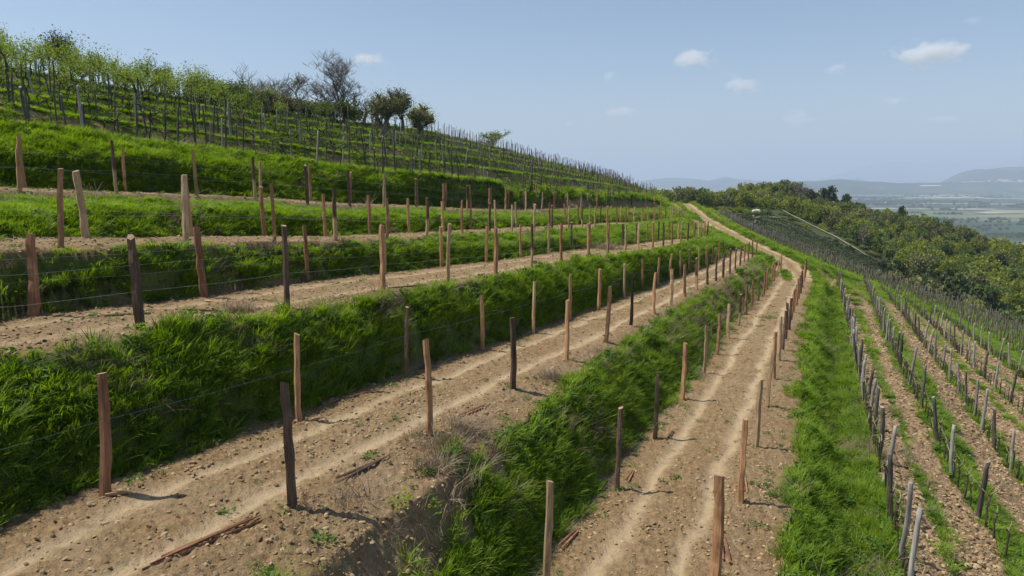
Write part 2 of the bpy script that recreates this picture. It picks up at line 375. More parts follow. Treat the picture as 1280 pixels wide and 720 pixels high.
def ordinal(n):
    if n < 20: return ONES[n - 1]
    t, u = divmod(n, 10)
    T = {2: 'twenty', 3: 'thirty', 4: 'forty', 5: 'fifty', 6: 'sixty', 7: 'seventy', 8: 'eighty', 9: 'ninety'}
    if n >= 100: return 'hundred and ' + (ordinal(n - 100) if n > 100 else 'none')
    return (T[t] + '-' + ONES[u - 1]) if u else T[t][:-1] + 'ieth'

# ------------------------------------------------------------------ materials
def new_mat(name):
    m = bpy.data.materials.new(name); m.use_nodes = True; nt = m.node_tree
    b = nt.nodes['Principled BSDF']; return m, nt, b
def N(nt, t, **kw):
    n = nt.nodes.new(t)
    for k, v in kw.items(): setattr(n, k, v)
    return n
def ramp(nt, fac, stops):
    r = N(nt, 'ShaderNodeValToRGB'); e = r.color_ramp.elements
    while len(e) > 1: e.remove(e[-1])
    e[0].position = stops[0][0]; e[0].color = (*stops[0][1], 1)
    for p, c in stops[1:]:
        x = e.new(p); x.color = (*c, 1)
    nt.links.new(fac, r.inputs[0]); return r.outputs[0]
def noise(nt, vec, scale, detail=4, rough=.6, scl=None):
    if scl is not None:
        mp = N(nt, 'ShaderNodeMapping'); mp.inputs['Scale'].default_value = scl; nt.links.new(vec, mp.inputs[0]); vec = mp.outputs[0]
    n = N(nt, 'ShaderNodeTexNoise'); n.inputs['Scale'].default_value = scale; n.inputs['Detail'].default_value = detail; n.inputs['Roughness'].default_value = rough
    nt.links.new(vec, n.inputs['Vector']); return n.outputs['Fac']
def mix(nt, f, a, b, mode='MIX'):
    m = N(nt, 'ShaderNodeMix', data_type='RGBA', blend_type=mode); m.clamp_factor = True
    for s, v in ((0, f), (6, a), (7, b)):
        if hasattr(v, 'type') and hasattr(v, 'is_linked'): nt.links.new(v, m.inputs[s])
        else: m.inputs[s].default_value = v if s == 0 else (*v, 1)
    return m.outputs[2]
def mathn(nt, op, a, b=0.0):
    m = N(nt, 'ShaderNodeMath', operation=op)
    for s, v in ((0, a), (1, b)):
        if hasattr(v, 'is_linked'): nt.links.new(v, m.inputs[s])
        else: m.inputs[s].default_value = v
    return m.outputs[0]
def bump(nt, b, h, dist, strength=1.0):
    bp = N(nt, 'ShaderNodeBump'); bp.inputs['Distance'].default_value = dist; bp.inputs['Strength'].default_value = strength
    nt.links.new(h, bp.inputs['Height']); nt.links.new(bp.outputs[0], b.inputs['Normal'])

def ground_material():
    m, nt, b = new_mat('ground'); L = nt.links.new
    geo = N(nt, 'ShaderNodeNewGeometry'); pos = geo.outputs['Position']
    at = N(nt, 'ShaderNodeAttribute'); at.attribute_name = 'cover'
    sx = N(nt, 'ShaderNodeSeparateColor'); L(at.outputs['Color'], sx.inputs[0])
    g, rut, pl = sx.outputs[0], sx.outputs[1], sx.outputs[2]
    n1 = noise(nt, pos, .7, 5); n2 = noise(nt, pos, 7, 6, .7); n3 = noise(nt, pos, 28, 4, .7)
    soil = ramp(nt, n2, [(.25, (.12, .073, .036)), (.5, (.23, .153, .078)), (.72, (.35, .247, .135))])
    soil = mix(nt, mathn(nt, 'MULTIPLY', ramp(nt, n1, [(.4, (0,) * 3), (.7, (1,) * 3)]), .45), soil, (.30, .235, .155))
    soil = mix(nt, ramp(nt, n3, [(.60, (0,) * 3), (.72, (.7,) * 3)]), soil, (.43, .34, .23))
    soil = mix(nt, ramp(nt, n3, [(.28, (.8,) * 3), (.4, (0,) * 3)]), soil, (.10, .062, .036))
    soil = mix(nt, mathn(nt, 'MULTIPLY', rut, .95), soil, mix(nt, n2, (.36, .265, .16), (.50, .39, .25)))
    ps = ramp(nt, n2, [(.3, (.16, .102, .056)), (.55, (.31, .217, .128)), (.75, (.45, .34, .215))])
    soil = mix(nt, pl, soil, ps)
    soil = mix(nt, mathn(nt, 'MULTIPLY', ramp(nt, noise(nt, pos, 2.3, 5, .7), [(.57, (0,) * 3), (.68, (1,) * 3)]), .35), soil, (.12, .15, .05))
    ng = noise(nt, pos, 1.6, 5, .7); ng2 = noise(nt, pos, .35, 3)
    gr = ramp(nt, ng, [(.3, (.055, .070, .022)), (.5, (.085, .125, .028)), (.7, (.15, .20, .042))])
    gr = mix(nt, ramp(nt, ng2, [(.5, (0,) * 3), (.72, (.55,) * 3)]), gr, (.13, .125, .045))
    gr = mix(nt, at.outputs['Alpha'], (.055, .068, .028), gr)
    near = mix(nt, g, soil, gr)
    # the plain
    px = N(nt, 'ShaderNodeSeparateXYZ'); L(pos, px.inputs[0])
    vor = N(nt, 'ShaderNodeTexVoronoi', feature='F1'); mp = N(nt, 'ShaderNodeMapping'); mp.inputs['Scale'].default_value = (.0016, .0034, 0); mp.inputs['Rotation'].default_value = (0, 0, .3)
    L(pos, mp.inputs[0]); L(mp.outputs[0], vor.inputs['Vector']); vor.inputs['Scale'].default_value = 1
    sc_ = N(nt, 'ShaderNodeSeparateColor'); L(vor.outputs['Color'], sc_.inputs[0])
    fields = ramp(nt, sc_.outputs[0], [(0., (.04, .065, .03)), (.2, (.11, .14, .06)), (.38, (.22, .22, .12)), (.52, (.05, .07, .04)), (.66, (.36, .33, .24)), (.78, (.09, .13, .05)), (.9, (.20, .17, .11))])
    fields.node.color_ramp.interpolation = 'CONSTANT'
    wd = noise(nt, pos, .0011, 6, .65)
    fields = mix(nt, ramp(nt, wd, [(.50, (0,) * 3), (.53, (.9,) * 3)]), fields, (.030, .045, .022))
    isplain = ramp(nt, mathn(nt, 'ADD', mathn(nt, 'DIVIDE', px.outputs[2], -200), 0), [(.6, (0,) * 3), (.78, (1,) * 3)])
    col = mix(nt, isplain, near, fields)
    L(col, b.inputs['Base Color']); b.inputs['Roughness'].default_value = .95; b.inputs['Specular IOR Level'].default_value = .15
    hh = mathn(nt, 'ADD', mathn(nt, 'MULTIPLY', n2, .6), mathn(nt, 'MULTIPLY', n3, .4)); bump(nt, b, hh, .07, 1.0)
    return m
def leaf_mat(name, cols, trans=.35, rough=.6, pos_scale=.25, objrand=.5, isl=.35):
    m, nt, b = new_mat(name); L = nt.links.new
    geo = N(nt, 'ShaderNodeNewGeometry'); oi = N(nt, 'ShaderNodeObjectInfo')
    n1 = noise(nt, geo.outputs['Position'], pos_scale, 3)
    f = mathn(nt, 'ADD', mathn(nt, 'MULTIPLY', oi.outputs['Random'], objrand), mathn(nt, 'MULTIPLY', n1, 1 - objrand))
    f = mathn(nt, 'ADD', f, mathn(nt, 'MULTIPLY', mathn(nt, 'SUBTRACT', geo.outputs['Random Per Island'], .5), isl))
    n = len(cols); col = ramp(nt, f, [(.12 + .76 * i / (n - 1), c) for i, c in enumerate(cols)])
    L(col, b.inputs['Base Color']); b.inputs['Roughness'].default_value = rough; b.inputs['Specular IOR Level'].default_value = .2
    tr = N(nt, 'ShaderNodeBsdfTranslucent'); hs = N(nt, 'ShaderNodeHueSaturation'); hs.inputs['Value'].default_value = 1.35; hs.inputs['Saturation'].default_value = 1.1
    L(col, hs.inputs['Color']); L(hs.outputs[0], tr.inputs['Color'])
    mx = N(nt, 'ShaderNodeMixShader'); mx.inputs[0].default_value = trans
    L(b.outputs[0], mx.inputs[1]); L(tr.outputs[0], mx.inputs[2]); L(mx.outputs[0], nt.nodes['Material Output'].inputs['Surface'])
    return m
def wood_mat(name, dark, midc, light, low=None, scale=9):
    m, nt, b = new_mat(name); L = nt.links.new
    tc = N(nt, 'ShaderNodeTexCoord'); oi = N(nt, 'ShaderNodeObjectInfo')
    ad = N(nt, 'ShaderNodeVectorMath', operation='ADD'); L(tc.outputs['Object'], ad.inputs[0])
    cb = N(nt, 'ShaderNodeCombineXYZ'); mm = mathn(nt, 'MULTIPLY', oi.outputs['Random'], 20); L(mm, cb.inputs[2]); L(mm, cb.inputs[0]); L(cb.outputs[0], ad.inputs[1])
    v = ad.outputs[0]
    n1 = noise(nt, v, scale, 5, .65, (5, 5, .55)); n2 = noise(nt, v, 3, 3, .6)
    f = mathn(nt, 'ADD', mathn(nt, 'MULTIPLY', n1, .7), mathn(nt, 'MULTIPLY', n2, .3))
    col = ramp(nt, f, [(.3, dark), (.5, midc), (.68, light)])
    col = mix(nt, ramp(nt, noise(nt, v, 2.2, 4, .6), [(.55, (0,) * 3), (.66, (.55,) * 3)]), col, dark)
    if low:
        sx = N(nt, 'ShaderNodeSeparateXYZ'); L(tc.outputs['Object'], sx.inputs[0])
        h = mathn(nt, 'ADD', sx.outputs[2], mathn(nt, 'MULTIPLY', n2, .25))
        col = mix(nt, ramp(nt, h, [(.52, (1,) * 3), (.6, (0,) * 3)]), col, low)
    hv = N(nt, 'ShaderNodeHueSaturation'); L(col, hv.inputs['Color']); L(mathn(nt, 'ADD', mathn(nt, 'MULTIPLY', oi.outputs['Random'], .5), .75), hv.inputs['Value'])
    L(hv.outputs[0], b.inputs['Base Color']); b.inputs['Roughness'].default_value = .85; b.inputs['Specular IOR Level'].default_value = .2
    bump(nt, b, n1, .012, .8); return m
def flat_mat(name, col, rough=.8, metal=0.0, var=.25, scale=4):
    m, nt, b = new_mat(name)
    tc = N(nt, 'ShaderNodeTexCoord'); n1 = noise(nt, tc.outputs['Object'], scale, 4)
    lo = tuple(c * (1 - var) for c in col); hi = tuple(min(1, c * (1 + var)) for c in col)
    nt.links.new(ramp(nt, n1, [(.3, lo), (.7, hi)]), b.inputs['Base Color']); b.inputs['Roughness'].default_value = rough; b.inputs['Metallic'].default_value = metal
    return m
M = {}
M['ground'] = ground_material()
M['grass'] = leaf_mat('grass_blade', [(.065, .125, .012), (.13, .225, .020), (.22, .32, .034), (.34, .41, .07)], .5, pos_scale=1.0, objrand=.32)
M['dry'] = leaf_mat('dry_stalk', [(.14, .10, .07), (.22, .165, .115), (.32, .26, .18)], .2)
M['weed'] = leaf_mat('weed_leaf', [(.045, .10, .015), (.08, .16, .025), (.14, .21, .035)], .35)
M['pale_o'] = wood_mat('split_wood_orange', (.19, .095, .048), (.41, .225, .115), (.53, .33, .19))
M['pale_r'] = wood_mat('split_wood_red', (.13, .058, .034), (.29, .145, .078), (.39, .225, .13))
M['pale_p'] = wood_mat('split_wood_pale', (.22, .13, .07), (.42, .29, .165), (.55, .42, .27))
M['pale_d'] = wood_mat('bark_dark', (.045, .030, .022), (.11, .072, .050), (.21, .145, .10))
M['pale_k'] = wood_mat('bark_black', (.012, .009, .008), (.03, .021, .017), (.07, .05, .04))
M['pale_m'] = wood_mat('split_wood_two_tone', (.05, .03, .02), (.10, .06, .04), (.17, .11, .07), low=(.40, .27, .15))
M['cut'] = flat_mat('sawn_end', (.30, .20, .12))
M['old'] = wood_mat('weathered_grey_wood', (.12, .108, .096), (.26, .24, .215), (.42, .39, .35), scale=7)
M['oldd'] = wood_mat('weathered_dark_wood', (.035, .030, .026), (.085, .074, .064), (.17, .15, .13), scale=7)
M['vine'] = wood_mat('vine_bark', (.022, .016, .013), (.055, .042, .034), (.11, .088, .072), scale=7)
M['cane'] = flat_mat('vine_cane', (.30, .25, .13))
M['bark'] = flat_mat('tree_bark', (.11, .095, .08), scale=8)
M['barkg'] = flat_mat('tree_bark_grey', (.17, .155, .14), scale=8)
M['wire'] = flat_mat('galvanised_wire', (.36, .36, .34), .5, .5)
M['clod'] = leaf_mat('soil_clod', [(.12, .077, .039), (.19, .13, .07), (.26, .185, .105), (.37, .275, .165)], 0.0, .95, objrand=.9)

M['oldf'] = wood_mat('far_weathered_wood', (.06, .052, .046), (.13, .118, .105), (.24, .22, .20), scale=7)

M['path2'] = flat_mat('pale_track', (.20, .20, .12), .95, scale=1.5)

# ------------------------------------------------------------------ ground sheet
def build_ground():
    th = np.concatenate([np.radians(np.arange(-46, 46.01, .105)), np.radians(np.arange(49, 312, 3.5))]); nt_ = len(th)
    r = [0.6, 1.5, 3.0, 4.5]
    while r[-1] < 120: r.append(r[-1] * 1.0052)
    while r[-1] < 420: r.append(r[-1] * 1.0095)
    while r[-1] < 44000: r.append(r[-1] * 1.035)
    r = np.array(r); RR, TT = np.meshgrid(r, th, indexing='ij')
    x = (RR * np.sin(TT)).ravel(); y = (RR * np.cos(TT)).ravel()
    z, c, g, rut, pl, soil, bare = surf(x, y)
    V = np.stack([x, y, z], 1)
    nr_ = len(r); i = np.arange(nr_ - 1)[:, None]; j = np.arange(nt_)[None, :]; jn = (j + 1) % nt_
    F = np.stack([i * nt_ + j, i * nt_ + jn, (i + 1) * nt_ + jn, (i + 1) * nt_ + j], -1).reshape(-1, 4)
    F = F[:, ::-1]
    me = mesh_np('ground', V, F, M['ground'], True)
    ca = me.color_attributes.new('cover', 'FLOAT_COLOR', 'POINT')
    col = np.stack([g, rut * (1 - g), pl, sstep(150, 125, np.hypot(x, y))], 1).astype(np.float32)
    if len(me.vertices) == len(col): ca.data.foreach_set('color', col.ravel())
    return tag(link('ground', me), kind='structure')
GROUND = build_ground()
def zat(x, y): return float(surf(np.array([x]), np.array([y]))[0][0])
def zmany(P): 
    P = np.array([(p[0], p[1]) for p in P]); return surf(P[:, 0], P[:, 1])[0]

# ------------------------------------------------------------------ posts
MC = {}
def post_mesh(kind, s):
    key = (kind, s)
    if key in MC: return MC[key]
    g = random.Random(hash(('p', s)) % 1000 + s * 13); b = MB()
    old = kind in ('old', 'oldd')
    n = 9 if old else [5, 6, 7, 5, 8, 6][s % 6]
    r0 = .055 if old else .068
    bx, by = [(g.uniform(-.045, .045), g.uniform(-.03, .03)), (g.uniform(-.055, .055), g.uniform(-.05, .05))][old]; P = []; rad = []
    k = 9
    for i in range(k):
        t = i / (k - 1); w = math.sin(t * math.pi)
        P.append((bx * w + g.uniform(-.012, .012), by * w + g.uniform(-.01, .01), -.12 + 1.12 * t)); rad.append(r0 * (1.12 - .22 * t) * g.uniform(.92, 1.08))
    b.tube(P, rad, n, True, .22 if not old else .1, g)
    # slanted or pointed cut at the top
    zt = max(v.z for v in b.v); sl = g.uniform(-.7, .7) if s % 2 else g.uniform(-.25, .25)
    for v in b.v:
        if v.z > zt - .05: v.z += v.x * sl - .005
    me = b.mesh('post', M['pale_' + kind] if not old else M[kind])
    me.materials.append(M['cut'] if not old else M['old'])
    for p in me.polygons:
        if len(p.vertices) == n and p.center.z > .9 and n != 4: p.material_index = 1
    if old:
        me.polygons.foreach_set('use_smooth', [len(p.vertices) == 4 for p in me.polygons])
    MC[key] = me; return me
LOOK = dict(o='orange-brown split post', r='reddish split post', d='dark-barked post', p='pale fresh-cut post', k='nearly black knotty post', m='dark-topped pale-footed post')
TNAME = ['the lowest track', 'the second track up', 'the third track up', 'the fourth track up', 'the highest bare track']
HT = {(133): 1.8}
ROWTOPS = []
def put_post(x, y, kind, h, label, group, tilt=None, thick=1.0, name='wooden_post', shape=None):
    s = rng.randrange(6) if shape is None else shape
    me = post_mesh(kind, s); z = zat(x, y)
    o = bpy.data.objects.new(name, me); C.objects.link(o)
    o.location = (x, y, z - .02); tl = tilt or (rng.gauss(0, .022), rng.gauss(0, .022))
    o.rotation_euler = (tl[0], tl[1], rng.uniform(0, 6.3) if kind != 'm' else rng.uniform(0, 6)); o.scale = (thick, thick, h)
    tag(o, label, 'post', group)
    top = Vector((x, y, z - .02)) + Euler(o.rotation_euler).to_matrix() @ Vector((0, 0, h)); o['h'] = h
    return o, Vector((x, y, z)), top
TILT = {(44,395): (0, -.05), (76,311): (0, -.10), (925,628): (0, .05), (359,385): (0, -.02), (32,236): (0, -.06), (25,239): (0, -.09), (893,726): (0, .02), (683,728): (0, .03)}
THICK = {(44,395): 1.5, (255,372): 1.3, (107,298): 1.35, (232,304): 1.2, (893,726): 1.25, (131,620): 1.15}
WIRES = []
for k, ((I, O), (PI_, PO_)) in enumerate(zip(((T1I, T1O), (T2I, T2O), (T3I, T3O), (T4I, T4O), (T5I, T5O)), TR)):
    for rows, PP, side in ((I, PI_, 'uphill'), (O, PO_, 'valley')):
        n = 0; feet = []
        for a, p in zip(rows, PP):
            n += 1
            lab = '%s, %s from the near end, %s side of %s' % (LOOK[a[3]], ordinal(n), side, TNAME[k])
            h = 1.82 * rng.uniform(.95, 1.05); key = (a[0], a[1])
            th = THICK.get(key, rng.uniform(.85, 1.12)) * (1.1 if p.y > 30 else 1)
            o, f, t = put_post(p.x, p.y, a[3], h, lab, 'wooden posts along the bare tracks', TILT.get(key), th)
            feet.append((f, t, h))
        WIRES.append((feet, k, side))

# wires: each one its own object, sagging a little from post to post
def wire_obj(feet, frac, lab, rad=.0019, cat='wire', grp='trellis wires'):
    b = MB(); P = []
    for i, (f, t, h) in enumerate(feet):
        q = f.lerp(t, frac) + Vector((.05, -.04, 0)); P.append(q)
        if i < len(feet) - 1:
            f2, t2, _ = feet[i + 1]; q2 = f2.lerp(t2, frac) + Vector((.05, -.04, 0))
            mid = (q + q2) / 2; mid.z -= .03; P.append(mid)
    b.tube(P, [rad * max(1, min(1.6, p.length / 16)) for p in P], 4, True)
    o = link('trellis_wire', b.mesh('wire', M['wire'])); tag(o, lab, cat, grp); return o
for feet, k, side in WIRES:
    cut = [f for f in feet if f[0].length < 60]
    d0 = cut[1][0] - cut[0][0]
    if side == 'valley' and k in (1, 0): fr = (.5,) if k == 5 else ()
    else: fr = (.42, .70)
    if k == 0 and side == 'uphill': fr = (.28,)
    if k == 1 and side == 'uphill': fr = (.62,)
    if fr:
        f0, t0, h0 = cut[0]; ext = (f0 - d0, t0 - d0, h0); cut = [ext] + cut
    for q in fr:
        lv = '' if len(fr) == 1 else ('lower ' if q < .6 else 'upper ')
        wire_obj(cut, q, lv + 'grey wire on the %s posts of %s' % (side, TNAME[k]))

# split laths, root bundles and chips lying beside the tracks
def lath(px, py, d, ln, dirv, col, label, n=2, rad=.022):
    p = W(px, py, d); dx = Vector((dirv[0], dirv[1])).normalized(); b = MB(); z0 = 0
    root = None
    for j in range(n):
        oa = (j - (n - 1) / 2) * rad * 2.4; P = []
        an = rng.uniform(-.05, .05)
        for i in range(5):
            s = (i / 4 - .5) * ln * (1 - .12 * j); x = p.x + dx.x * s - dx.y * (oa + an * s); y = p.y + dx.y * s + dx.x * (oa + an * s)
            P.append(Vector((x, y, zat(x, y) + rad * .9 + .008 * (j % 2))))
        za, zb = P[0].z, P[-1].z; up_ = max(0, P[2].z - (za + zb) / 2)
        for i in range(5): P[i].z = za + (zb - za) * i / 4 + up_
        if j == 0: org = P[2].copy()
        b.tube([q - org for q in P], [rad * .7, rad, rad, rad * .9, rad * .5], 5, True, .25)
    # straighten: keep the stick stiff
    o = link('wooden_stick' if n < 3 else 'stick_bundle', b.mesh('stick', M[col]), loc=org)
    tag(o, label, 'stick' if n < 3 else 'bundle of sticks', 'split sticks lying beside the tracks'); return o
T2d = (2.0, 4.4); T1d = (2.2, 3.9)
for a in ((262, 688, 8.4, 1.7, (1.0, 1.5), 'pale_r', 'bundle of thin reddish-brown sticks lying at the photo\'s bottom edge', 4, .022),
          (455, 580, 10.8, 1.3, (1.1, 2.0), 'pale_d', 'long dark stick beside the second track, between two valley-side posts', 2, .02),
          (592, 512, 14.2, .9, (1.2, 1.6), 'pale_r', 'short brown stick near the bank edge of the second track', 2, .025),
          (440, 497, 15.3, 1.4, (1.6, 2.6), 'pale_r', 'thin brown stick at the foot of the high grassy bank', 1, .022),
          (712, 668, 12.5, .9, (1.2, 2.2), 'pale_r', 'pair of dark red sticks right of the pale foreground post', 2, .024),
          (788, 575, 15.6, .8, (.9, 2.2), 'pale_r', 'brown stick just uphill of the lowest track beside a dark post', 2, .02),
          (838, 525, 18.5, .8, (1., 2.2), 'pale_d', 'small dark stick on the uphill edge of the lowest track', 1, .024),
          (932, 590, 15.0, .8, (.4, 1.5), 'pale_r', 'red-brown lath lying behind the leaning orange post', 2, .024),
          (905, 690, 12.2, 1.0, (.3, 1.5), 'pale_r', 'dark red slab pair behind the foreground orange post', 2, .032),
          (155, 388, 14.2, 1.0, (2.5, .6), 'pale_d', 'dark stick on the third track near its left end', 1, .025),
          (256, 394, 15.0, .9, (2.5, .3), 'pale_d', 'short black stick in front of the stout red post', 1, .025),
          (510, 362, 20.6, 1.2, (2.0, 1.2), 'pale_d', 'dark stick along the third track in the middle', 1, .03),
          (262, 377, 17.0, .35, (1, -.6), 'pale_p', 'pale wood chip at the foot of the stout red post', 1, .03),
          (146, 614, 9.7, .3, (1, .2), 'pale_p', 'pale wood chip beside the first post under the high bank', 1, .035),
          (758, 424, 23.9, .5, (1, 1.2), 'pale_p', 'pale chip leaning at a post foot on the second track', 1, .03),
          (893, 372, 36, 1.1, (-.6, .3), 'pale_p', 'pale bleached branch on the bare far bank', 1, .03),
          (882, 385, 34, .9, (-.6, .3), 'pale_p', 'shorter bleached branch low on the bare far bank', 1, .03)):
    lath(*a)

# ------------------------------------------------------------------ old vineyard on the right
def along(P, start, step, jit=.15):
    L = [0]
    for a, b in zip(P, P[1:]): L.append(L[-1] + (b - a).length)
    A = np.array([tuple(p) for p in P]); s = start; out = []
    while s < L[-1] - .3:
        out.append((float(np.interp(s, L, A[:, 0])), float(np.interp(s, L, A[:, 1])))); s += step * (1 + rng.uniform(-jit, jit))
    return out
CAND = []      # weathered posts: (x, y, kind, h, row name, size)
def inview(x, y, m=40):
    d = y * CP; u = x / max(d, .1); return y > 6 and abs(u) < (640 + m) / FOC
RN = dict((k_, 'the %s old row below the grass strip' % w_) for k_, w_ in zip('ABCDE', ONES))
vines = []
for nme, P in RIGHT.items():
    if nme == 'B':
        pts = [(W(*a).x, W(*a).y) for a in ((1268,718,15),(1223,648,17.7),(1190,595,20.4),(1171,552,23.3),(1152,512,26.8),(1137,484,30.5))]
        pts += [q for q in along(P, 0, 2.3) if q[1] > 33]
    else: pts = along(P, 1.0 + rng.random(), {'A': 1.9, 'C': 2.6, 'D': 2.6, 'E': 2.5}[nme])
    for x, y in pts:
        if inview(x, y) and y > 9: CAND.append((x, y, rng.choice(['old', 'old', 'oldd']), rng.uniform(1.55, 1.85), RN[nme], 'R'))
    for x, y in along(P, .3, .68 if nme != 'A' else .6, .2):
        if inview(x, y) and y > 9: vines.append((x, y, nme))
# far vineyard on the steep slope
FR = []
NF = 17
for j in range(NF):
    t = (j + .5) / NF
    rowp = [a.lerp(b, t) for a, b in zip(G1w, FEw)]
    pts = along(rowp, rng.random() * 2, 2.1)
    for x, y in pts:
        if inview(x, y) and y > 30: CAND.append((x, y, rng.choice(['old', 'old', 'old', 'oldd']), rng.uniform(1.5, 1.9), '%s row of the dense steep vineyard' % ordinal(j + 1), 'F'))
            
# upper hillside terraces
upv = []
for s, (tread, foot) in enumerate(UP):
    P = [a.lerp(b, .0) for a, b in zip(foot, foot)]
    for q, (Pl, fr) in enumerate(((foot, 0.), ([a.lerp(b, .6) for a, b in zip(foot, tread)], .6))):
        st = (.95 if q == 0 else 1.1)
        for x, y in along(Pl, rng.random(), st, .35):
            if not inview(x, y, 10) or y < 14: continue
            if rng.random() < .52: CAND.append((x, y, rng.choice(['old', 'oldd', 'oldd', 'oldd']), rng.uniform(1.6, 2.3), '%s green terrace above the bare tracks' % ordinal(s + 1) + (', upper line' if q else ''), 'U'))
            else: upv.append((x, y, s, q))
for x, y in along(offset(CRl, -.3), 1, .95, .2):
    if inview(x, y) and y > 60: CAND.append((x, y, 'oldd', rng.uniform(1.5, 2.0), 'the skyline row', 'S'))

def mag(x, y): return 1 / math.hypot(x, y)
def okroad(x, y): return True
cx = np.array([c[0] for c in CAND]); cy = np.array([c[1] for c in CAND])
rd = dist_line(cx, cy, ROADl2); CAND = [c for c, r_ in zip(CAND, rd) if r_ > 2.6]
CAND.sort(key=lambda c: math.hypot(c[0], c[1]))
cnt = {}; rest = []
P_near = CAND[:295]; rest = CAND[295:]
oldfeet = {}
def xlab(c): return c
byrow = {}
for c in P_near: byrow.setdefault(c[4], []).append(c)
for rname, L in byrow.items():
    ax = 0 if L[0][5] == 'U' else 1
    L.sort(key=lambda c: c[ax])
    for i, c in enumerate(L):
        look = {'old': 'silver-grey post', 'oldd': 'dark grey post'}[c[2]]
        if c[5] == 'U': lab = '%s, %s from left, %s' % (look, ordinal(i + 1), rname)
        else: lab = '%s, %s from near end, %s' % (look, ordinal(i + 1), rname if rname.startswith('the') else 'the ' + rname)
        tl = (rng.gauss(0, .06), rng.gauss(0, .06)); th = rng.uniform(.65, 1.1)
        if c[5] == 'R': th = rng.uniform(.9, 1.2)
        o, f, t = put_post(c[0], c[1], c[2], c[3], lab, 'weathered posts of the old vine rows', tl, th, 'weathered_post')
        oldfeet.setdefault(rname, []).append((f, t, c[3]))
# the many small ones farther off: one mass
def merged(name, items, protos, mat, label, cat):
    Vs, Fs = [], []; off = 0
    zs = zmany(items)
    for (it, z) in zip(items, zs):
        pv, pf = protos[rng.randrange(len(protos))]
        an = rng.uniform(0, 6.28); h = it[3]; ca, sa = math.cos(an), math.sin(an); tx, ty = rng.gauss(0, .06), rng.gauss(0, .06)
        q = pv.copy(); th = 1.0 * rng.uniform(.8, 1.2)
        x = (q[:, 0] * ca - q[:, 1] * sa) * th + q[:, 2] * h * tx; y = (q[:, 0] * sa + q[:, 1] * ca) * th + q[:, 2] * h * ty
        Vs.append(np.stack([x + it[0], y + it[1], q[:, 2] * h + z], 1)); Fs.append(pf + off); off += len(pv)
    me = mesh_np(name, np.concatenate(Vs), np.concatenate(Fs), mat)
    return tag(link(name, me), label, cat, None, 'stuff')
def simple_post(n=5, r=.05):
    V, F = [], []
    for i, z in enumerate((-.1, .5, 1.0)):
        for j in range(n): a = 2 * math.pi * j / n; V.append((r * math.cos(a) + (.02 if i == 1 else 0), r * math.sin(a), z))
    for i in range(2):
        for j in range(n): k = (j + 1) % n; F.append((i * n + j, i * n + k, (i + 1) * n + k, (i + 1) * n + j))
    F.append((2 * n, 2 * n + 1, 2 * n + 2, 2 * n + 3)); 
    return np.array(V), np.array(F)
if rest:
    merged('distant_vineyard_stakes', rest, [simple_post(5, .042), simple_post(6, .034)], M['oldf'], 'many small grey stakes of the distant old vineyards', 'stakes')
for rn_ in ('A', 'B', 'C', 'D', 'E'):
    L = oldfeet.get(RN[rn_], [])
    if len(L) > 3:
        wire_obj(L[:26], .45, 'thin grey wire along %s' % RN[rn_], .0025)

# vines: short dark stocks, tied canes
def vine_parts(s):
    g = random.Random(s + 50); b = MB(); P = [(0, 0, -.08)]; x = y = 0
    H = g.uniform(.5, .75)
    for i in range(1, 6):
        x += g.uniform(-.03, .03); y += g.uniform(-.03, .03); P.append((x, y, H * i / 5))
    b.tube(P, [.034, .028, .024, .022, .024, .03], 6, True, .3, g)
    for sd in (-1, 1):
        b.tube([P[-1], (x + sd * .05, y + .02 * sd, H + .07)], [.02, .012], 5, True, .2, g)
    c = MB(); Q = [Vector((x, y, H))]
    for i in range(1, 7): t = i / 6; Q.append(Vector((x + .10 * math.sin(t * 3), y + .75 * t, H + .16 * math.sin(t * 3.1) - .12 * t)))
    c.tube(Q, [.008] * 7, 4, True, .2, g)
    if s % 3 == 0:
        c.tube([(x, y, H), (x - .05, y - .2, H + .18), (x - .02, y - .35, H + .15)], .006, 4, True, .2, g)
    return b.mesh('trunk', M['vine'], True), c.mesh('cane', M['cane'], True)
VM = [vine_parts(i) for i in range(5)]
vines.sort(key=lambda c: math.hypot(c[0], c[1])); vn_ = vines[:240]; vrest = vines[190:]
vr = {}
for c in vn_: vr.setdefault(c[2], []).append(c)
for k_, L in vr.items():
    L.sort(key=lambda c: c[1])
    for i, c in enumerate(L):
        tm, cm = VM[rng.randrange(5)]; o = bpy.data.objects.new('grapevine', None); C.objects.link(o); o.empty_display_size = .1
        o.location = (c[0], c[1], zat(c[0], c[1])); o.rotation_euler = (0, 0, -.42 + rng.gauss(0, .12) + (math.pi if rng.random() < .15 else 0)); s = rng.uniform(.8, 1.15); o.scale = (s, s, s)
        tag(o, 'dark bare vine, %s from the near end, %s' % (ordinal(i + 1), RN[k_]), 'vine', 'young vine stocks in the old rows')
        link('trunk', tm, None, o); link('cane', cm, None, o)
if vrest:
    v = [(c[0], c[1], 0, .65) for c in vrest]
    # and low stocks all through the far vineyard
    for j in range(NF):
        rowp = [a.lerp(b, (j + .5) / NF) for a, b in zip(G1w, FEw)]
        v += [(x, y, 0, rng.uniform(.6, 1.0)) for x, y in along(rowp, .4, .95, .3) if inview(x, y) and y > 30]
    merged('distant_vine_stocks', v, [simple_post(4, .045)], M['vine'], 'many dark vine stocks in the far old rows', 'vine stocks')

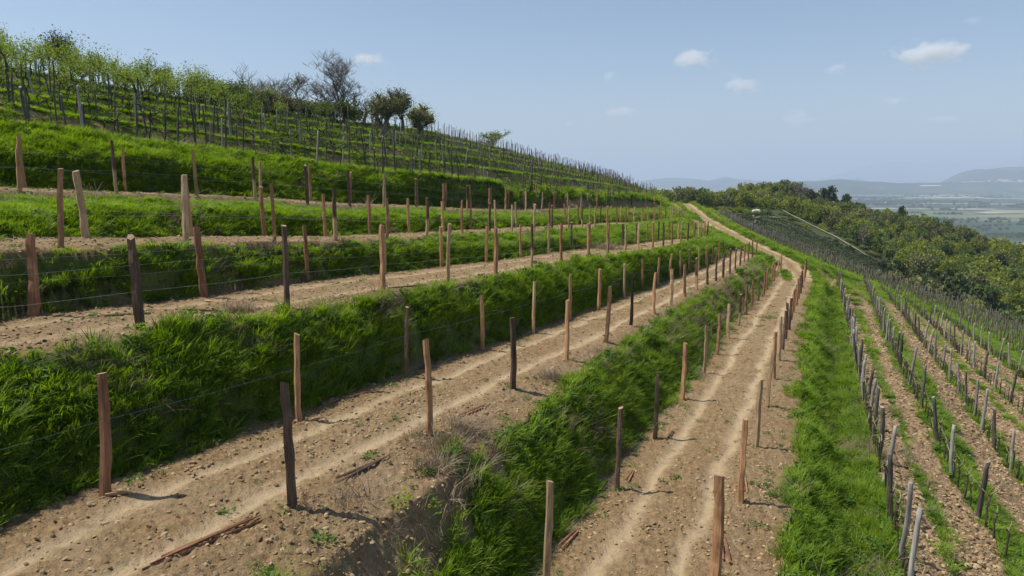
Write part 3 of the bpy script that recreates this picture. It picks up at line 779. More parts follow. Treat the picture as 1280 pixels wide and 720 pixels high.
# ------------------------------------------------------------------ scattered ground cover (nobody could count it)
def scatter(name, P, rot, scl, idx, protos, label, cat):
    """protos: meshes; P/rot/scl: arrays (n x 3); idx: which mesh stands where"""
    col = bpy.data.collections.new(name + '_source')
    for i, me in enumerate(protos):
        o = bpy.data.objects.new('%s_source_%02d' % (name, i), me); col.objects.link(o)
    me = bpy.data.meshes.new(name); n = len(P); me.vertices.add(n); me.vertices.foreach_set('co', np.asarray(P, np.float32).ravel())
    for nm, a in (('rot', rot), ('scl', scl)):
        at = me.attributes.new(nm, 'FLOAT_VECTOR', 'POINT'); at.data.foreach_set('vector', np.asarray(a, np.float32).ravel())
    at = me.attributes.new('idx', 'INT', 'POINT'); at.data.foreach_set('value', np.asarray(idx, np.int32))
    o = link(name, me)
    ng = bpy.data.node_groups.new(name, 'GeometryNodeTree')
    ng.interface.new_socket('Geometry', in_out='INPUT', socket_type='NodeSocketGeometry'); ng.interface.new_socket('Geometry', in_out='OUTPUT', socket_type='NodeSocketGeometry')
    gi = ng.nodes.new('NodeGroupInput'); go = ng.nodes.new('NodeGroupOutput'); ip = ng.nodes.new('GeometryNodeInstanceOnPoints'); ci = ng.nodes.new('GeometryNodeCollectionInfo')
    ci.inputs['Collection'].default_value = col; ci.inputs['Separate Children'].default_value = True; ci.inputs['Reset Children'].default_value = True
    ip.inputs['Pick Instance'].default_value = True
    for nm, ty, so_ in (('rot', 'FLOAT_VECTOR', 'Rotation'), ('scl', 'FLOAT_VECTOR', 'Scale'), ('idx', 'INT', 'Instance Index')):
        na = ng.nodes.new('GeometryNodeInputNamedAttribute'); na.data_type = ty; na.inputs['Name'].default_value = nm
        src = na.outputs['Attribute']
        if nm == 'rot':
            er = ng.nodes.new('FunctionNodeEulerToRotation'); ng.links.new(src, er.inputs[0]); src = er.outputs[0]
        ng.links.new(src, ip.inputs[so_])
    ng.links.new(gi.outputs[0], ip.inputs['Points']); ng.links.new(ci.outputs[0], ip.inputs['Instance']); ng.links.new(ip.outputs[0], go.inputs[0])
    md = o.modifiers.new('scatter', 'NODES'); md.node_group = ng
    return tag(o, label, cat, None, 'stuff')

def tuft(seed, n, rad, h0, h1, wid, lean, mat):
    g = np.random.RandomState(seed); V, F = [], []
    for b in range(n):
        a = g.rand() * 6.283; r = rad * math.sqrt(g.rand()); bx, by = r * math.cos(a), r * math.sin(a)
        h = g.uniform(h0, h1); da = a + g.randn() * .9; L = lean * h * g.uniform(.3, 1.3); w = wid * g.uniform(.7, 1.3)
        px, py = -math.sin(da) , math.cos(da); k = len(V)
        for t, ww in ((0, 1), (.45, .9), (.8, .55)):
            ox, oy = math.cos(da) * L * t ** 1.8, math.sin(da) * L * t ** 1.8; z = h * (t - .18 * lean * t ** 2) - .03
            V += [(bx + ox - px * w * ww, by + oy - py * w * ww, z), (bx + ox + px * w * ww, by + oy + py * w * ww, z)]
        V.append((bx + math.cos(da) * L, by + math.sin(da) * L, h * (1 - .22 * lean) - .03))
        F += [(k, k + 1, k + 3, k + 2), (k + 2, k + 3, k + 5, k + 4), (k + 4, k + 5, k + 6, k + 6)]
    me = bpy.data.meshes.new('tuft'); me.from_pydata(V, [], [f if f[2] != f[3] else f[:3] for f in F]); me.materials.append(mat); return me
def leafy(seed, n, rad, h, sz, mat):
    g = np.random.RandomState(seed); V, F = [], []
    for b in range(n):
        a = g.rand() * 6.283; r = rad * math.sqrt(g.rand()); c = Vector((r * math.cos(a), r * math.sin(a), h * g.rand() ** .7))
        e = Euler((g.randn() * .6, g.randn() * .6, g.rand() * 6.3)).to_matrix(); s = sz * g.uniform(.6, 1.3); k = len(V)
        for q in ((0, -1, 0), (.5, -.2, .08), (.42, .5, .05), (0, 1, -.12), (-.42, .5, .05), (-.5, -.2, .08)): V.append(c + e @ (Vector(q) * s))
        F.append((k, k + 1, k + 2, k + 3, k + 4, k + 5))
    me = bpy.data.meshes.new('weed'); me.from_pydata([tuple(v) for v in V], [], F); me.materials.append(mat); return me
def spots(n, r0, r1, seed, amax=43.5, p=1.0):
    g = np.random.RandomState(seed); r = r0 * (r1 / r0) ** (g.rand(n) ** p); a = np.radians(g.uniform(-amax, amax, n))
    return r * np.sin(a), r * np.cos(a), g
GR = [tuft(i, 46, .15, .16, .36, .0075, .75, M['grass']) for i in range(4)] + [tuft(10 + i, 40, .17, .24, .42, .007, .9, M['grass']) for i in range(2)] + [leafy(20, 46, .17, .24, .035, M['grass']), leafy(21, 34, .18, .26, .055, M['weed'])]
def make_grass():
    x, y, g = spots(950000, 6, 150, 5)
    r = np.hypot(x, y)
    cap = 165. ; dens = 950000 / (math.log(150 / 6.) * 1.518 * r * r); keep = g.rand(len(x)) < np.minimum(1, cap / dens)
    x, y, r = x[keep], y[keep], r[keep]
    z, c, gm, rut, pl, soil, bare = surf(x, y, False)
    dryn = fbm(x * .45, y * .45, 131, 3)
    foot = (c > 2) & (c < 11) & ((c % 2) < .32) & (np.floor(c) % 2 == 0)
    pk = gm ** 1.5 * np.where(c > 11, .9, 1) * np.where(dryn > .38, .35, 1) * np.where(c < 0, .75, 1.)
    steep = (c > 1.9) & (c < 11) & (np.floor(c) % 2 == 0) & ((c % 2) < .7)
    d1 = np.minimum(165., 950000 / (math.log(25.) * 1.518 * r * r)); want = np.where(steep, np.minimum(165., d1), np.minimum(62., d1 * .5))
    pk = pk * want / d1 * (.35 + .65 * sstep(-.55, -.12, fbm(x * 1.1, y * 1.1, 171, 3)))
    k = (g.rand(len(x)) < pk) & (c > -5.6) & ((r < 150))
    x, y, z, c, r, foot = x[k], y[k], z[k], c[k], r[k], foot[k]; n = len(x)
    s = np.clip((r / 24) ** .62, 1, 2.6); hs = np.clip((r / 24) ** .3, 1, 1.5) * g.uniform(.6, 1.2, n) * (.75 + .55 * vn(x * .8, y * .8, 141))
    hs *= np.where((c > 0) & (c < 11) & ~foot, .88, .62); hs = np.where((c < -.0), hs * .7, hs); hs = np.where(c > 11, hs * .6, hs); hs = np.where((c > 8.4) & (c < 9.6), hs * .38, hs); hs = np.where((c > 6.5) & (c < 7.4), hs * .6, hs)
    # a taller shaggy edge along the lips
    idx = np.where(g.rand(n) < .62, g.randint(0, 4, n), g.randint(4, 8, n))
    rot = np.stack([g.randn(n) * .16, g.randn(n) * .16 + np.where((c > .1) & (c < 11.1), .30, .05), g.rand(n) * 6.28], 1)
    # rotate about z first (small leans downhill come from the x/y part)
    scatter('meadow_grass', np.stack([x, y, z], 1), rot, np.stack([s, s, hs], 1), idx, GR, 'long green grass on the terrace banks and between the rows', 'grass')
make_grass()
DR = [tuft(40 + i, 40, .20, .15, .48, .0045, 1.1, M['dry']) for i in range(3)]
def make_dry():
    x, y, g = spots(90000, 7, 120, 15); r = np.hypot(x, y); z, c, gm, rut, pl, soil, bare = surf(x, y, False)
    dryn = fbm(x * .45, y * .45, 131, 3); lipz = (c > 2) & (c < 11) & (np.floor(c) % 2 == 0) & ((c % 2) > .78)
    prob = np.where(dryn > .36, .35, .02) * gm + np.where((c > 2) & (c < 3) & (y > 24), .22, 0) + bare * (soil < 2) * .05 + lipz * .06
    k = (g.rand(len(x)) < prob * np.minimum(1, 40 * r * r / 22000.)) & (c > -1) & (c < 11.2); x, y, z, r = x[k], y[k], z[k], r[k]; n = len(x)
    extra = []
    for (px, py, d, m, rad) in ((560,560,12.2,22,.5),(580,545,13,18,.5),(545,590,11.2,8,.4),(480,465,18.3,25,.5),(300,430,15,12,.4),(690,500,17.5,14,.4),(760,470,21,10,.4),(760,300,47,30,1.2),(770,330,36,20,.8),(60,20,20,0,0)):
        p = W(px, py, d); 
        for _ in range(m): a = g.rand() * 6.28; q = rad * g.randn() * .7; extra.append((p.x + q * math.cos(a), p.y + q * math.sin(a)))
    ex = np.array(extra); ez = surf(ex[:, 0], ex[:, 1], False)[0]
    x = np.concatenate([x, ex[:, 0]]); y = np.concatenate([y, ex[:, 1]]); z = np.concatenate([z, ez]); r = np.hypot(x, y); n = len(x)
    s = np.clip((r / 22) ** .6, 1, 2.2) * g.uniform(.7, 1.2, n)
    scatter('dry_stalks', np.stack([x, y, z], 1), np.stack([g.randn(n) * .25, g.randn(n) * .25, g.rand(n) * 6.28], 1), np.stack([s, s, s * .8], 1), g.randint(0, 3, n), DR, 'dead brown stalks and roots on the banks', 'dry grass')
make_dry()
WE = [leafy(60 + i, 26, .13, .07, .03, M['weed']) for i in range(3)] + [tuft(64, 26, .10, .06, .14, .006, .9, M['weed'])]
def make_weeds():
    x, y, g = spots(60000, 7, 70, 25); r = np.hypot(x, y); z, c, gm, rut, pl, soil, bare = surf(x, y, False)
    cl = fbm(x * .8, y * .8, 151, 3); w = c - np.floor(c)
    edge = (c > 1) & (c < 10) & (np.floor(c) % 2 == 1) & ((w > .84) | (w < .12))
    prob = soil * (1 - rut) * (np.where(cl > .30, .20, .012) + edge * np.where(cl > -.05, .30, .04)) + pl * .012
    k = g.rand(len(x)) < prob * np.minimum(1, 9 * r * r / 16000.) * 1.6; x, y, z, r = x[k], y[k], z[k], r[k]
    ft = np.array([(f[0].x + g.randn() * .16, f[0].y + g.randn() * .16) for feet, k_, s_ in WIRES for f in feet for _ in range(3) if f[0].length < 34 and g.rand() < .55])
    fz = surf(ft[:, 0], ft[:, 1], False)[0]; x = np.concatenate([x, ft[:, 0]]); y = np.concatenate([y, ft[:, 1]]); z = np.concatenate([z, fz]); r = np.hypot(x, y); n = len(x)
    s = np.clip((r / 22) ** .5, 1, 2.0) * g.uniform(.5, 1.2, n)
    scatter('low_weeds', np.stack([x, y, z + .01], 1), np.stack([g.randn(n) * .1, g.randn(n) * .1, g.rand(n) * 6.28], 1), np.stack([s, s, s * .8], 1), g.randint(0, 4, n), WE, 'small green weeds sprouting in the bare soil', 'weeds')
make_weeds()
def clod(seed):
    g = random.Random(seed); import bmesh
    bm = bmesh.new(); bmesh.ops.create_icosphere(bm, subdivisions=1 if seed % 2 else 2, radius=1)
    ax = [Vector((g.gauss(0, 1), g.gauss(0, 1), g.gauss(0, 1))).normalized() for _ in range(7)]; cut = [g.uniform(.45, .9) for _ in ax]
    for v in bm.verts:
        for a, c in zip(ax, cut):
            d = v.co.dot(a)
            if d > c: v.co -= a * (d - c)
        v.co.x *= 1.2; v.co.z *= .62
    me = bpy.data.meshes.new('clod'); bm.to_mesh(me); bm.free(); me.materials.append(M['clod']); return me
CL = [clod(i) for i in range(6)]
def make_clods():
    x, y, g = spots(420000, 6.5, 75, 35, p=.85); r = np.hypot(x, y); z, c, gm, rut, pl, soil, bare = surf(x, y, True)
    cl = fbm(x * .9, y * .9, 161, 3)
    prob = bare * .3 + soil * (1 - .93 * np.clip(rut, 0, 1)) * (.22 + .7 * np.clip(cl, 0, 1)) + pl * .75
    k = g.rand(len(x)) < prob * np.minimum(1, r * r / 170.); x, y, z, r, pl = x[k], y[k], z[k], r[k], pl[k]; n = len(x)
    u = g.rand(n); s = .006 + .030 * u ** 7 + .011 * u ** 2; s = np.where(pl > .4, .014 + .055 * u ** 3, s); s *= np.clip(r / 26, 1, 1.7)
    rot = np.stack([g.randn(n) * .4, g.randn(n) * .4, g.rand(n) * 6.28], 1)
    scatter('soil_clods', np.stack([x, y, z + s * .15], 1), rot, np.stack([s, s * g.uniform(.7, 1.1, n), s * g.uniform(.7, 1.1, n)], 1), g.randint(0, 6, n), CL, 'loose stones and clods of dry brown soil', 'clods')
make_clods()

# ------------------------------------------------------------------ trees
def tree_wood(seed, H, r0, spread, depth, up=.35, fork=.28, tl=.36, twig=.012, kids=(3, 4), lean=0.0, wob=.12):
    """tapered trunk and limbs; returns builder and twig tips"""
    g = random.Random(seed); b = MB(); tips = []
    def br(p, d, L, r, lv):
        n = 5 if lv == 0 else 4; P = [p]; R_ = [r]; q = p; dd = d
        for i in range(1, n):
            dd = (dd + Vector((g.gauss(0, wob), g.gauss(0, wob), g.gauss(0, wob) + up * .12))).normalized(); q = q + dd * L / (n - 1); P.append(q)
            R_.append(r * (1 - .45 * i / (n - 1)))
        b.tube(P, R_, 7 if lv == 0 else (5 if lv < 2 else 3), lv == 0, .12, g)
        if lv >= depth: tips.append(q); return
        for i in range(g.randint(*kids) + (1 if lv > 0 else 0)):
            t = g.uniform(.35 if lv else fork + .25, 1.0) if i else 1.0; f = t * (n - 1); j = min(int(f), n - 2); s = P[j].lerp(P[j + 1], f - j)
            an = g.uniform(0, 6.283); sd = Vector((math.cos(an), math.sin(an), 0)); nd = (dd * (1 - spread) + sd * spread * g.uniform(.8, 1.4) + Vector((0, 0, up * g.uniform(.2, 1)))).normalized()
            br(s, nd, L * g.uniform(.58, .82), max(twig, r * (1 - .4 * t) * g.uniform(.45, .7)), lv + 1)
            if lv >= 1: tips.append(s)
    br(Vector((0, 0, -.15)), Vector((lean, 0, 1)).normalized(), H * tl, r0, 0)
    return b, tips
def leaves_at(pts, per, spread, size, seed, mat, name='foliage'):
    g = np.random.RandomState(seed); P = np.array([tuple(p) for p in pts]); P = np.repeat(P, per, 0) + g.randn(len(P) * per, 3) * spread
    n = len(P); A = g.randn(n, 3); A /= np.linalg.norm(A, axis=1)[:, None]; B = np.cross(A, g.randn(n, 3)); B /= np.linalg.norm(B, axis=1)[:, None]
    s = size * g.uniform(.5, 1.3, (n, 1)); V = np.stack([P - A * s, P + B * s * .6, P + A * s, P - B * s * .6], 1).reshape(-1, 3)
    return mesh_np(name, V, np.arange(4 * n).reshape(-1, 4), mat)
M['lf_fresh'] = leaf_mat('leaf_fresh', [(.07, .12, .018), (.12, .185, .028), (.19, .26, .05)], .35)
M['lf_bright'] = leaf_mat('leaf_bright', [(.11, .155, .02), (.18, .245, .035), (.27, .33, .065)], .45)
M['lf_mid'] = leaf_mat('leaf_mid', [(.045, .075, .018), (.08, .12, .028), (.125, .17, .045)], .28)
M['lf_dark'] = leaf_mat('leaf_dark', [(.016, .026, .012), (.03, .045, .018), (.05, .07, .025)], .12)
M['lf_olive'] = leaf_mat('leaf_olive', [(.085, .09, .035), (.13, .14, .052), (.19, .20, .08)], .25)
M['lf_grey'] = leaf_mat('leaf_greyish', [(.10, .09, .065), (.15, .14, .10), (.21, .20, .14)], .2)
M['lf_brown'] = leaf_mat('leaf_brown', [(.06, .045, .03), (.09, .07, .04), (.13, .11, .06)], .2)
M['lf_red'] = leaf_mat('leaf_red', [(.09, .03, .035), (.14, .05, .05), (.18, .08, .07)], .2)
def hill_tree(px, d, topy, look, label, kind, dz=0):
    """a tree on the hill, its crown top at the surveyed height"""
    p = W(px, 150, d); z = zat(p.x, p.y) + dz
    v = (topy - 360) / FOC; dd = p.y / (CP - v * SP); H = (-dd * (SP + v * CP)) - z
    o = bpy.data.objects.new(look.get('name', 'tree'), None); C.objects.link(o); o.location = (p.x, p.y, z); tag(o, label, look.get('cat', 'tree'), 'trees and shrubs on the hilltop')
    b, tips = tree_wood(look['seed'], 1.0 * H, look['r'] * H, look['spread'], look['depth'], look.get('up', .35), twig=look.get('twig', .012), kids=look.get('kids', (3, 4)), lean=look.get('lean', 0), fork=look.get('fork', .28), tl=look.get('tl', .26))
    mz = max(v.z for v in b.v); s = H / mz
    wx = look.get('wide', 1.0)
    for v in b.v: v.x *= s * wx; v.y *= s * wx; v.z = v.z * s
    tips = [Vector((t.x * s * wx, t.y * s * wx, t.z * s)) for t in tips]
    link('trunk', b.mesh('trunk', look['bark']), None, o)
    if look.get('per', 0): link('crown', leaves_at(tips, look['per'], look['lsp'] * H, look['ls'], look['seed'], look['leaf'], 'crown'), None, o)
    return o
WBT = leaf_mat('young_leaf', [(.14, .17, .05), (.22, .25, .08), (.32, .34, .12)], .5)
bare = dict(seed=3, r=.028, spread=.52, depth=5, up=.40, twig=.010, kids=(3, 4), bark=M['barkg'], per=1, lsp=.02, ls=.035, leaf=M['lf_grey'], wide=1.35, fork=.0, tl=.20)
hill_tree(413, 84, 59, bare, 'tall bare round-crowned tree standing highest on the hilltop', 'tree')
hill_tree(345, 80, 79, dict(bare, seed=5, depth=4, per=1, ls=.05), 'slender leafless grey tree left of the tall bare tree', 'tree')
hill_tree(372, 82, 90, dict(bare, seed=9, depth=4, per=3, leaf=M['lf_olive'], ls=.08, wide=1.1), 'small olive-green tree just left of the tall bare tree', 'tree')
hill_tree(434, 84, 112, dict(bare, seed=12, depth=3, per=3, leaf=M['lf_mid'], ls=.09, wide=1.1), 'ivy-dark crooked tree right beside the tall bare tree', 'tree')
hill_tree(478, 72, 108, dict(seed=31, r=.035, spread=.52, depth=4, up=.42, twig=.014, kids=(4, 5), bark=M['bark'], per=4, lsp=.06, ls=.065, leaf=WBT, wide=1.15, fork=.0, tl=.14), 'broad spreading fruit tree in young leaf on the slope', 'tree')
hill_tree(503, 84, 110, dict(seed=22, r=.03, spread=.45, depth=4, up=.4, twig=.014, kids=(4, 5), bark=M['bark'], per=3, lsp=.07, ls=.09, leaf=M['lf_dark'], wide=.7, tl=.2), 'dark dense tree behind the spreading fruit tree', 'tree')
hill_tree(521, 88, 131, dict(seed=23, r=.03, spread=.5, depth=4, up=.3, twig=.014, kids=(3, 5), bark=M['bark'], per=3, lsp=.10, ls=.09, leaf=WBT, wide=1.1, tl=.08), 'rounded bush-like tree at the right end of the hilltop trees', 'tree')
hill_tree(455, 84, 118, dict(seed=24, r=.03, spread=.6, depth=3, up=.3, twig=.014, kids=(3, 4), bark=M['bark'], per=5, lsp=.07, ls=.08, leaf=M['lf_brown'], wide=1.0), 'brownish shrubby tree between the bare tree and fruit tree', 'tree')
hill_tree(618, 113, 164, dict(seed=25, r=.03, spread=.6, depth=3, up=.3, twig=.02, kids=(4, 5), bark=M['bark'], per=5, lsp=.06, ls=.12, leaf=M['lf_bright'], wide=1.5), 'lone light green tree on the skyline among bare stakes', 'tree')
hill_tree(88, 66, 38, dict(seed=26, r=.03, spread=.5, depth=4, up=.35, twig=.016, kids=(3, 4), bark=M['bark'], per=5, lsp=.04, ls=.09, leaf=M['lf_dark'], wide=.75), 'dark purplish tree rising behind the leafy vines, far left', 'tree')
hill_tree(205, 62, 75, dict(seed=27, r=.03, spread=.5, depth=4, up=.35, twig=.014, kids=(3, 3), bark=M['bark'], per=2, lsp=.04, ls=.06, leaf=M['lf_fresh'], wide=.9), 'thin upright fruit tree poking above the leafy vines', 'tree')
for i, (px, d, ty, lf, w_, lb) in enumerate(((296, 68, 104, 'lf_mid', 1.3, 'dense mid green bush left of the leafless grey tree'), (318, 70, 110, 'lf_olive', 1.4, 'low olive bush at the left end of the hedge'),
        (338, 73, 122, 'lf_brown', 1.8, 'brown hedge bush below the leafless grey tree'), (362, 75, 124, 'lf_brown', 1.8, 'brown-green hedge bush in the middle of the hedge'), (386, 77, 125, 'lf_mid', 1.6, 'greenish hedge bush left of the bare tree trunk'),
        (403, 80, 127, 'lf_brown', 1.5, 'low brown bush at the foot of the tall bare tree'), (444, 84, 138, 'lf_red', 1.0, 'small reddish bush right of the tall bare tree'), (428, 80, 130, 'lf_mid', 1.2, 'ragged green bush in front of the crooked tree'), (262, 64, 98, 'lf_mid', 1.3, 'green bush behind the last leafy vines'))):
    hill_tree(px, d, ty, dict(name='bush', cat='bush', seed=70 + i, r=.03, spread=.7, depth=3, up=.2, twig=.014, kids=(4, 5), bark=M['bark'], per=14, lsp=.12, ls=.09, leaf=M[lf], wide=w_), lb, 'bush', dz=-.2)

# old trained vines on the upper terraces (tall twisted stocks; the left ones in leaf)
def old_vine(seed, leafyv):
    g = random.Random(seed); b = MB(); P = [Vector((0, 0, -.1))]; H = g.uniform(1.0, 1.5); x = y = 0
    for i in range(1, 7): x += g.gauss(0, .05); y += g.gauss(0, .05); P.append(Vector((x, y, H * i / 6)))
    b.tube(P, [.065, .05, .042, .04, .038, .042, .042], 7, True, .25, g); tips = []
    for k in range(g.randint(3, 5)):
        an = g.uniform(0, 6.28); L = g.uniform(.5, 1.1); Q = [P[-1]]; 
        for i in range(1, 5): Q.append(P[-1] + Vector((math.cos(an) * L * i / 4, math.sin(an) * L * i / 4, (.55 if leafyv else .35) * L * i / 4 + g.gauss(0, .04))))
        b.tube(Q, [.035, .028, .02, .015, .01], 5, True, .2, g); tips += Q[1:]
        for q in Q[2:]:
            e = q + Vector((g.gauss(0, .18), g.gauss(0, .18), g.uniform(.2, .7 if leafyv else .35))); b.tube([q, (q + e) / 2 + Vector((g.gauss(0, .04),) * 3), e], [.009, .007, .005], 3, False); tips.append(e); tips.append((q + e) / 2)
    tr = b.mesh('trunk', M['vine'])
    lf = leaves_at(tips, 9 if leafyv else 2, .19 if leafyv else .07, .062, seed, M['lf_bright'] if leafyv else M['lf_fresh'], 'foliage')
    return tr, lf
OVL = [old_vine(200 + i, True) for i in range(5)]; OVB = [old_vine(220 + i, False) for i in range(5)]
# extra leafy rows on the crest at the far left
for j in range(3):
    for x, y in along(offset(CRl, -1.5 + 2.2 * j), rng.random(), 1.15, .3):
        if inview(x, y, 10) and y > 20 and (x / (y)) < -.30: upv.append((x, y, 6, 2))
kindof = lambda c: 'leafy' if (c[0] / c[1] < -.40 + .10 * vn(np.array([c[0] * .3]), np.array([c[1] * .3]), 5)[0] and c[2] >= 3 and c[1] > 30) else 'bare'
upv.sort(key=lambda c: math.hypot(c[0], c[1])); ux = np.array([(c[0], c[1]) for c in upv]); rdv = dist_line(ux[:, 0], ux[:, 1], ROADl2)
upv = [c for c, q in zip(upv, rdv) if q > 2.5]
upv.sort(key=lambda c: math.hypot(c[0], c[1]) * (.55 if kindof(c) == 'leafy' else 1)); ulist, uleft = upv[:295], upv[295:]
us = {}
for c in ulist: us.setdefault((c[2], c[3]), []).append(c)
uz = {}
for key, L in us.items():
    L.sort(key=lambda c: c[0]); zs = zmany(L)
    for i, (c, z) in enumerate(zip(L, zs)):
        kd_ = kindof(c); tr, lf = (OVL if kd_ == 'leafy' else OVB)[rng.randrange(5)]
        o = bpy.data.objects.new('old_vine', None); C.objects.link(o); o.location = (c[0], c[1], z); o.rotation_euler = (rng.gauss(0, .06), rng.gauss(0, .06), rng.uniform(0, 6.28))
        s = rng.uniform(.8, 1.3) * (1.25 if key[1] == 2 and c[0] / c[1] < -.42 else 1) * (.95 if kd_ == 'leafy' else .72); o.scale = (s, s, s)
        where = '%s terrace, %s line' % (ordinal(key[0] + 1), ['lower', 'upper', 'crest'][key[1]])
        tag(o, '%s vine, %s from left, %s of green hillside' % ('yellow-green leafy' if kd_ == 'leafy' else 'dark twisted nearly bare', ordinal(i + 1), where), 'vine', 'old trained vines on the upper hillside')
        link('trunk', tr, None, o); link('foliage', lf, None, o)
if uleft: merged('distant_old_vines', [(c[0], c[1], 0, rng.uniform(.9, 1.4)) for c in uleft], [simple_post(5, .06), simple_post(4, .05)], M['vine'], 'many dark vine stocks on the farther green terraces', 'vine stocks')

# ------------------------------------------------------------------ wooded ridge
def crown_mesh(seed, mat, n, sz, flat=.8, lobes=9, dens=1.0):
    g = np.random.RandomState(seed); cs = []
    for i in range(lobes):
        a = g.rand() * 6.28; q = g.rand() ** .5 * .62; cs.append((q * math.cos(a), q * math.sin(a), g.uniform(-.35, .5) * flat, g.uniform(.28, .5)))
    V = []
    cs = np.array(cs); k = g.randint(0, lobes, n); D = g.randn(n, 3); D /= np.linalg.norm(D, axis=1)[:, None]
    P = cs[k, :3] + D * (cs[k, 3:] * (g.rand(n, 1) ** .35)) * np.array([1, 1, .85])
    A = g.randn(n, 3); A /= np.linalg.norm(A, axis=1)[:, None]; B = np.cross(A, g.randn(n, 3)); B /= np.linalg.norm(B, axis=1)[:, None]
    s = sz * g.uniform(.5, 1.4, (n, 1)); V = np.stack([P - A * s, P + B * s * .7, P + A * s, P - B * s * .7], 1).reshape(-1, 3)
    V[:, 2] += .62
    return mesh_np('crown', V, np.arange(4 * n).reshape(-1, 4), mat)
def trunk_mesh(seed):
    b, t = tree_wood(seed, 1.3, .045, .5, 2, .4, twig=.012); return b.mesh('trunk', M['bark'])
WB = leaf_mat('wood_bright', [(.11, .145, .025), (.20, .235, .04), (.31, .33, .075)], .35, pos_scale=.6, objrand=.35, isl=.18)
WM = leaf_mat('wood_mid', [(.065, .098, .025), (.11, .155, .038), (.17, .215, .06)], .35, pos_scale=.6, objrand=.35, isl=.18)
WD = leaf_mat('wood_dark', [(.024, .04, .016), (.04, .062, .022), (.065, .09, .03)], .15, pos_scale=.6, objrand=.4, isl=.18)
WO = leaf_mat('wood_olive', [(.09, .10, .04), (.14, .15, .055), (.20, .21, .085)], .25, pos_scale=.6, objrand=.4, isl=.18)
WT = []
for i in range(3): WT.append(('bright', crown_mesh(300 + i, WB, 1000, .085), trunk_mesh(300 + i)))
for i in range(3): WT.append(('mid', crown_mesh(310 + i, WM, 1000, .085), trunk_mesh(310 + i)))
for i in range(2): WT.append(('dark', crown_mesh(320 + i, WD, 1000, .085, 1.1, 8), trunk_mesh(320 + i)))
for i in range(2): WT.append(('olive', crown_mesh(330 + i, WO, 800, .075), trunk_mesh(330 + i)))
WT.append(('grey', crown_mesh(340, M['lf_grey'], 520, .05), trunk_mesh(340)))
TL = dict(bright='bright yellow-green tree', mid='mid green tree', dark='dark evergreen tree', olive='olive-brown tree in bud', grey='thin grey half-bare tree')
def poly_in(x, y, P):
    ins = np.zeros(len(x), bool); n = len(P)
    for i in range(n):
        x1, y1 = P[i]; x2, y2 = P[(i + 1) % n]
        c = ((y1 > y) != (y2 > y)) & (x < (x2 - x1) * (y - y1) / (y2 - y1 + 1e-12) + x1); ins ^= c
    return ins
def PP(*a): return [(W(*q).x, W(*q).y) for q in a]
wood_a = PP((1600,470,112),(1285,412,110),(1205,378,118),(1135,352,128),(1090,335,142),(1135,372,168),(1245,390,170),(1240,372,176),(1130,336,203),(1060,299,232),(1010,276,252),(975,262,272),(935,262,266),(890,266,240),(868,262,215),(872,250,350),(930,230,380),(980,226,370),(1060,240,345),(1130,260,318),(1200,280,296),(1300,300,285),(1600,330,260))
wood_b = PP((760,244,200),(800,248,190),(838,256,200),(866,256,230),(875,245,350),(800,235,380),(700,230,360),(740,240,230))
wood_c = PP((905,300,150),(940,303,150),(1020,318,148),(1050,325,150),(1050,340,160),(940,312,170),(890,285,180))
def plant(poly, step, seed):
    P = np.array(poly); g = np.random.RandomState(seed); X, Y = np.meshgrid(np.arange(P[:, 0].min(), P[:, 0].max(), step), np.arange(P[:, 1].min(), P[:, 1].max(), step))
    x = X.ravel() + g.uniform(-.45, .45, X.size) * step; y = Y.ravel() + g.uniform(-.45, .45, X.size) * step; k = poly_in(x, y, poly); return x[k], y[k]
wx_, wy_ = [], []
for poly, st, sd in ((wood_a, 5.2, 1), (wood_b, 6.0, 2)):
    a, b = plant(poly, st, sd); wx_.append(a); wy_.append(b)
wx_ = np.concatenate(wx_); wy_ = np.concatenate(wy_); 
PATH2 = line([W(*a) for a in ((975,265,262),(1010,280,242),(1060,305,219),(1095,322,204),(1130,343,190),(1160,372,176))], 40)
inv = (abs(wx_ / (wy_ * CP)) < .80) & (dist_line(wx_, wy_, ROADl2) > 6) & (dist_line(wx_, wy_, PATH2) > 3.2); wx_, wy_ = wx_[inv], wy_[inv]
wz = surf(wx_, wy_, False)[0]
kn = fbm(wx_ * .018, wy_ * .018, 201, 3) + .5 * fbm(wx_ * .06, wy_ * .06, 205, 2)
trees = []
for x, y, z, k_ in zip(wx_, wy_, wz, kn):
    u = rng.random(); q = k_ + rng.gauss(0, .22)
    kd_ = rng.choice(['bright', 'bright', 'mid', 'olive']) if x / y < .30 else 'bright' if q > (.06 if x / y > .33 else -.1) else ('mid' if q > -.18 else ('dark' if q < -.56 else rng.choice(['mid', 'olive', 'olive', 'grey'])))
    if math.hypot(x, y) > 300 and kd_ == 'mid' and u < .4: kd_ = 'olive'
    h = rng.uniform(5.0, 8.2) * (.75 if math.hypot(x, y) < 150 else 1) * (1.12 if kd_ == 'dark' else 1)
    trees.append((x, y, z, h, kd_, 5.2 / 2 * rng.uniform(1.15, 1.8)))
trees.sort(key=lambda t: math.hypot(t[0], t[1]) / t[3])
ind = trees[:230]; mass = trees[230:]
ind.sort(key=lambda t: t[0] / t[1])
tcount = {}
for t in ind:
    vs = [w for w in WT if w[0] == t[4]]; w = vs[rng.randrange(len(vs))]
    o = bpy.data.objects.new('tree', None); C.objects.link(o); o.location = (t[0], t[1], t[2] - .3); o.rotation_euler = (0, 0, rng.uniform(0, 6.28)); s = t[3] / 1.32; o.scale = (t[5], t[5], s)
    tcount[t[4]] = tcount.get(t[4], 0) + 1
    tag(o, '%s on the wooded slope, %s of its colour from the left' % (TL[t[4]], ordinal(tcount[t[4]])), 'tree', 'trees of the wooded ridge')
    link('crown', w[1], None, o); link('trunk', w[2], None, o)
names = [w[0] for w in WT]
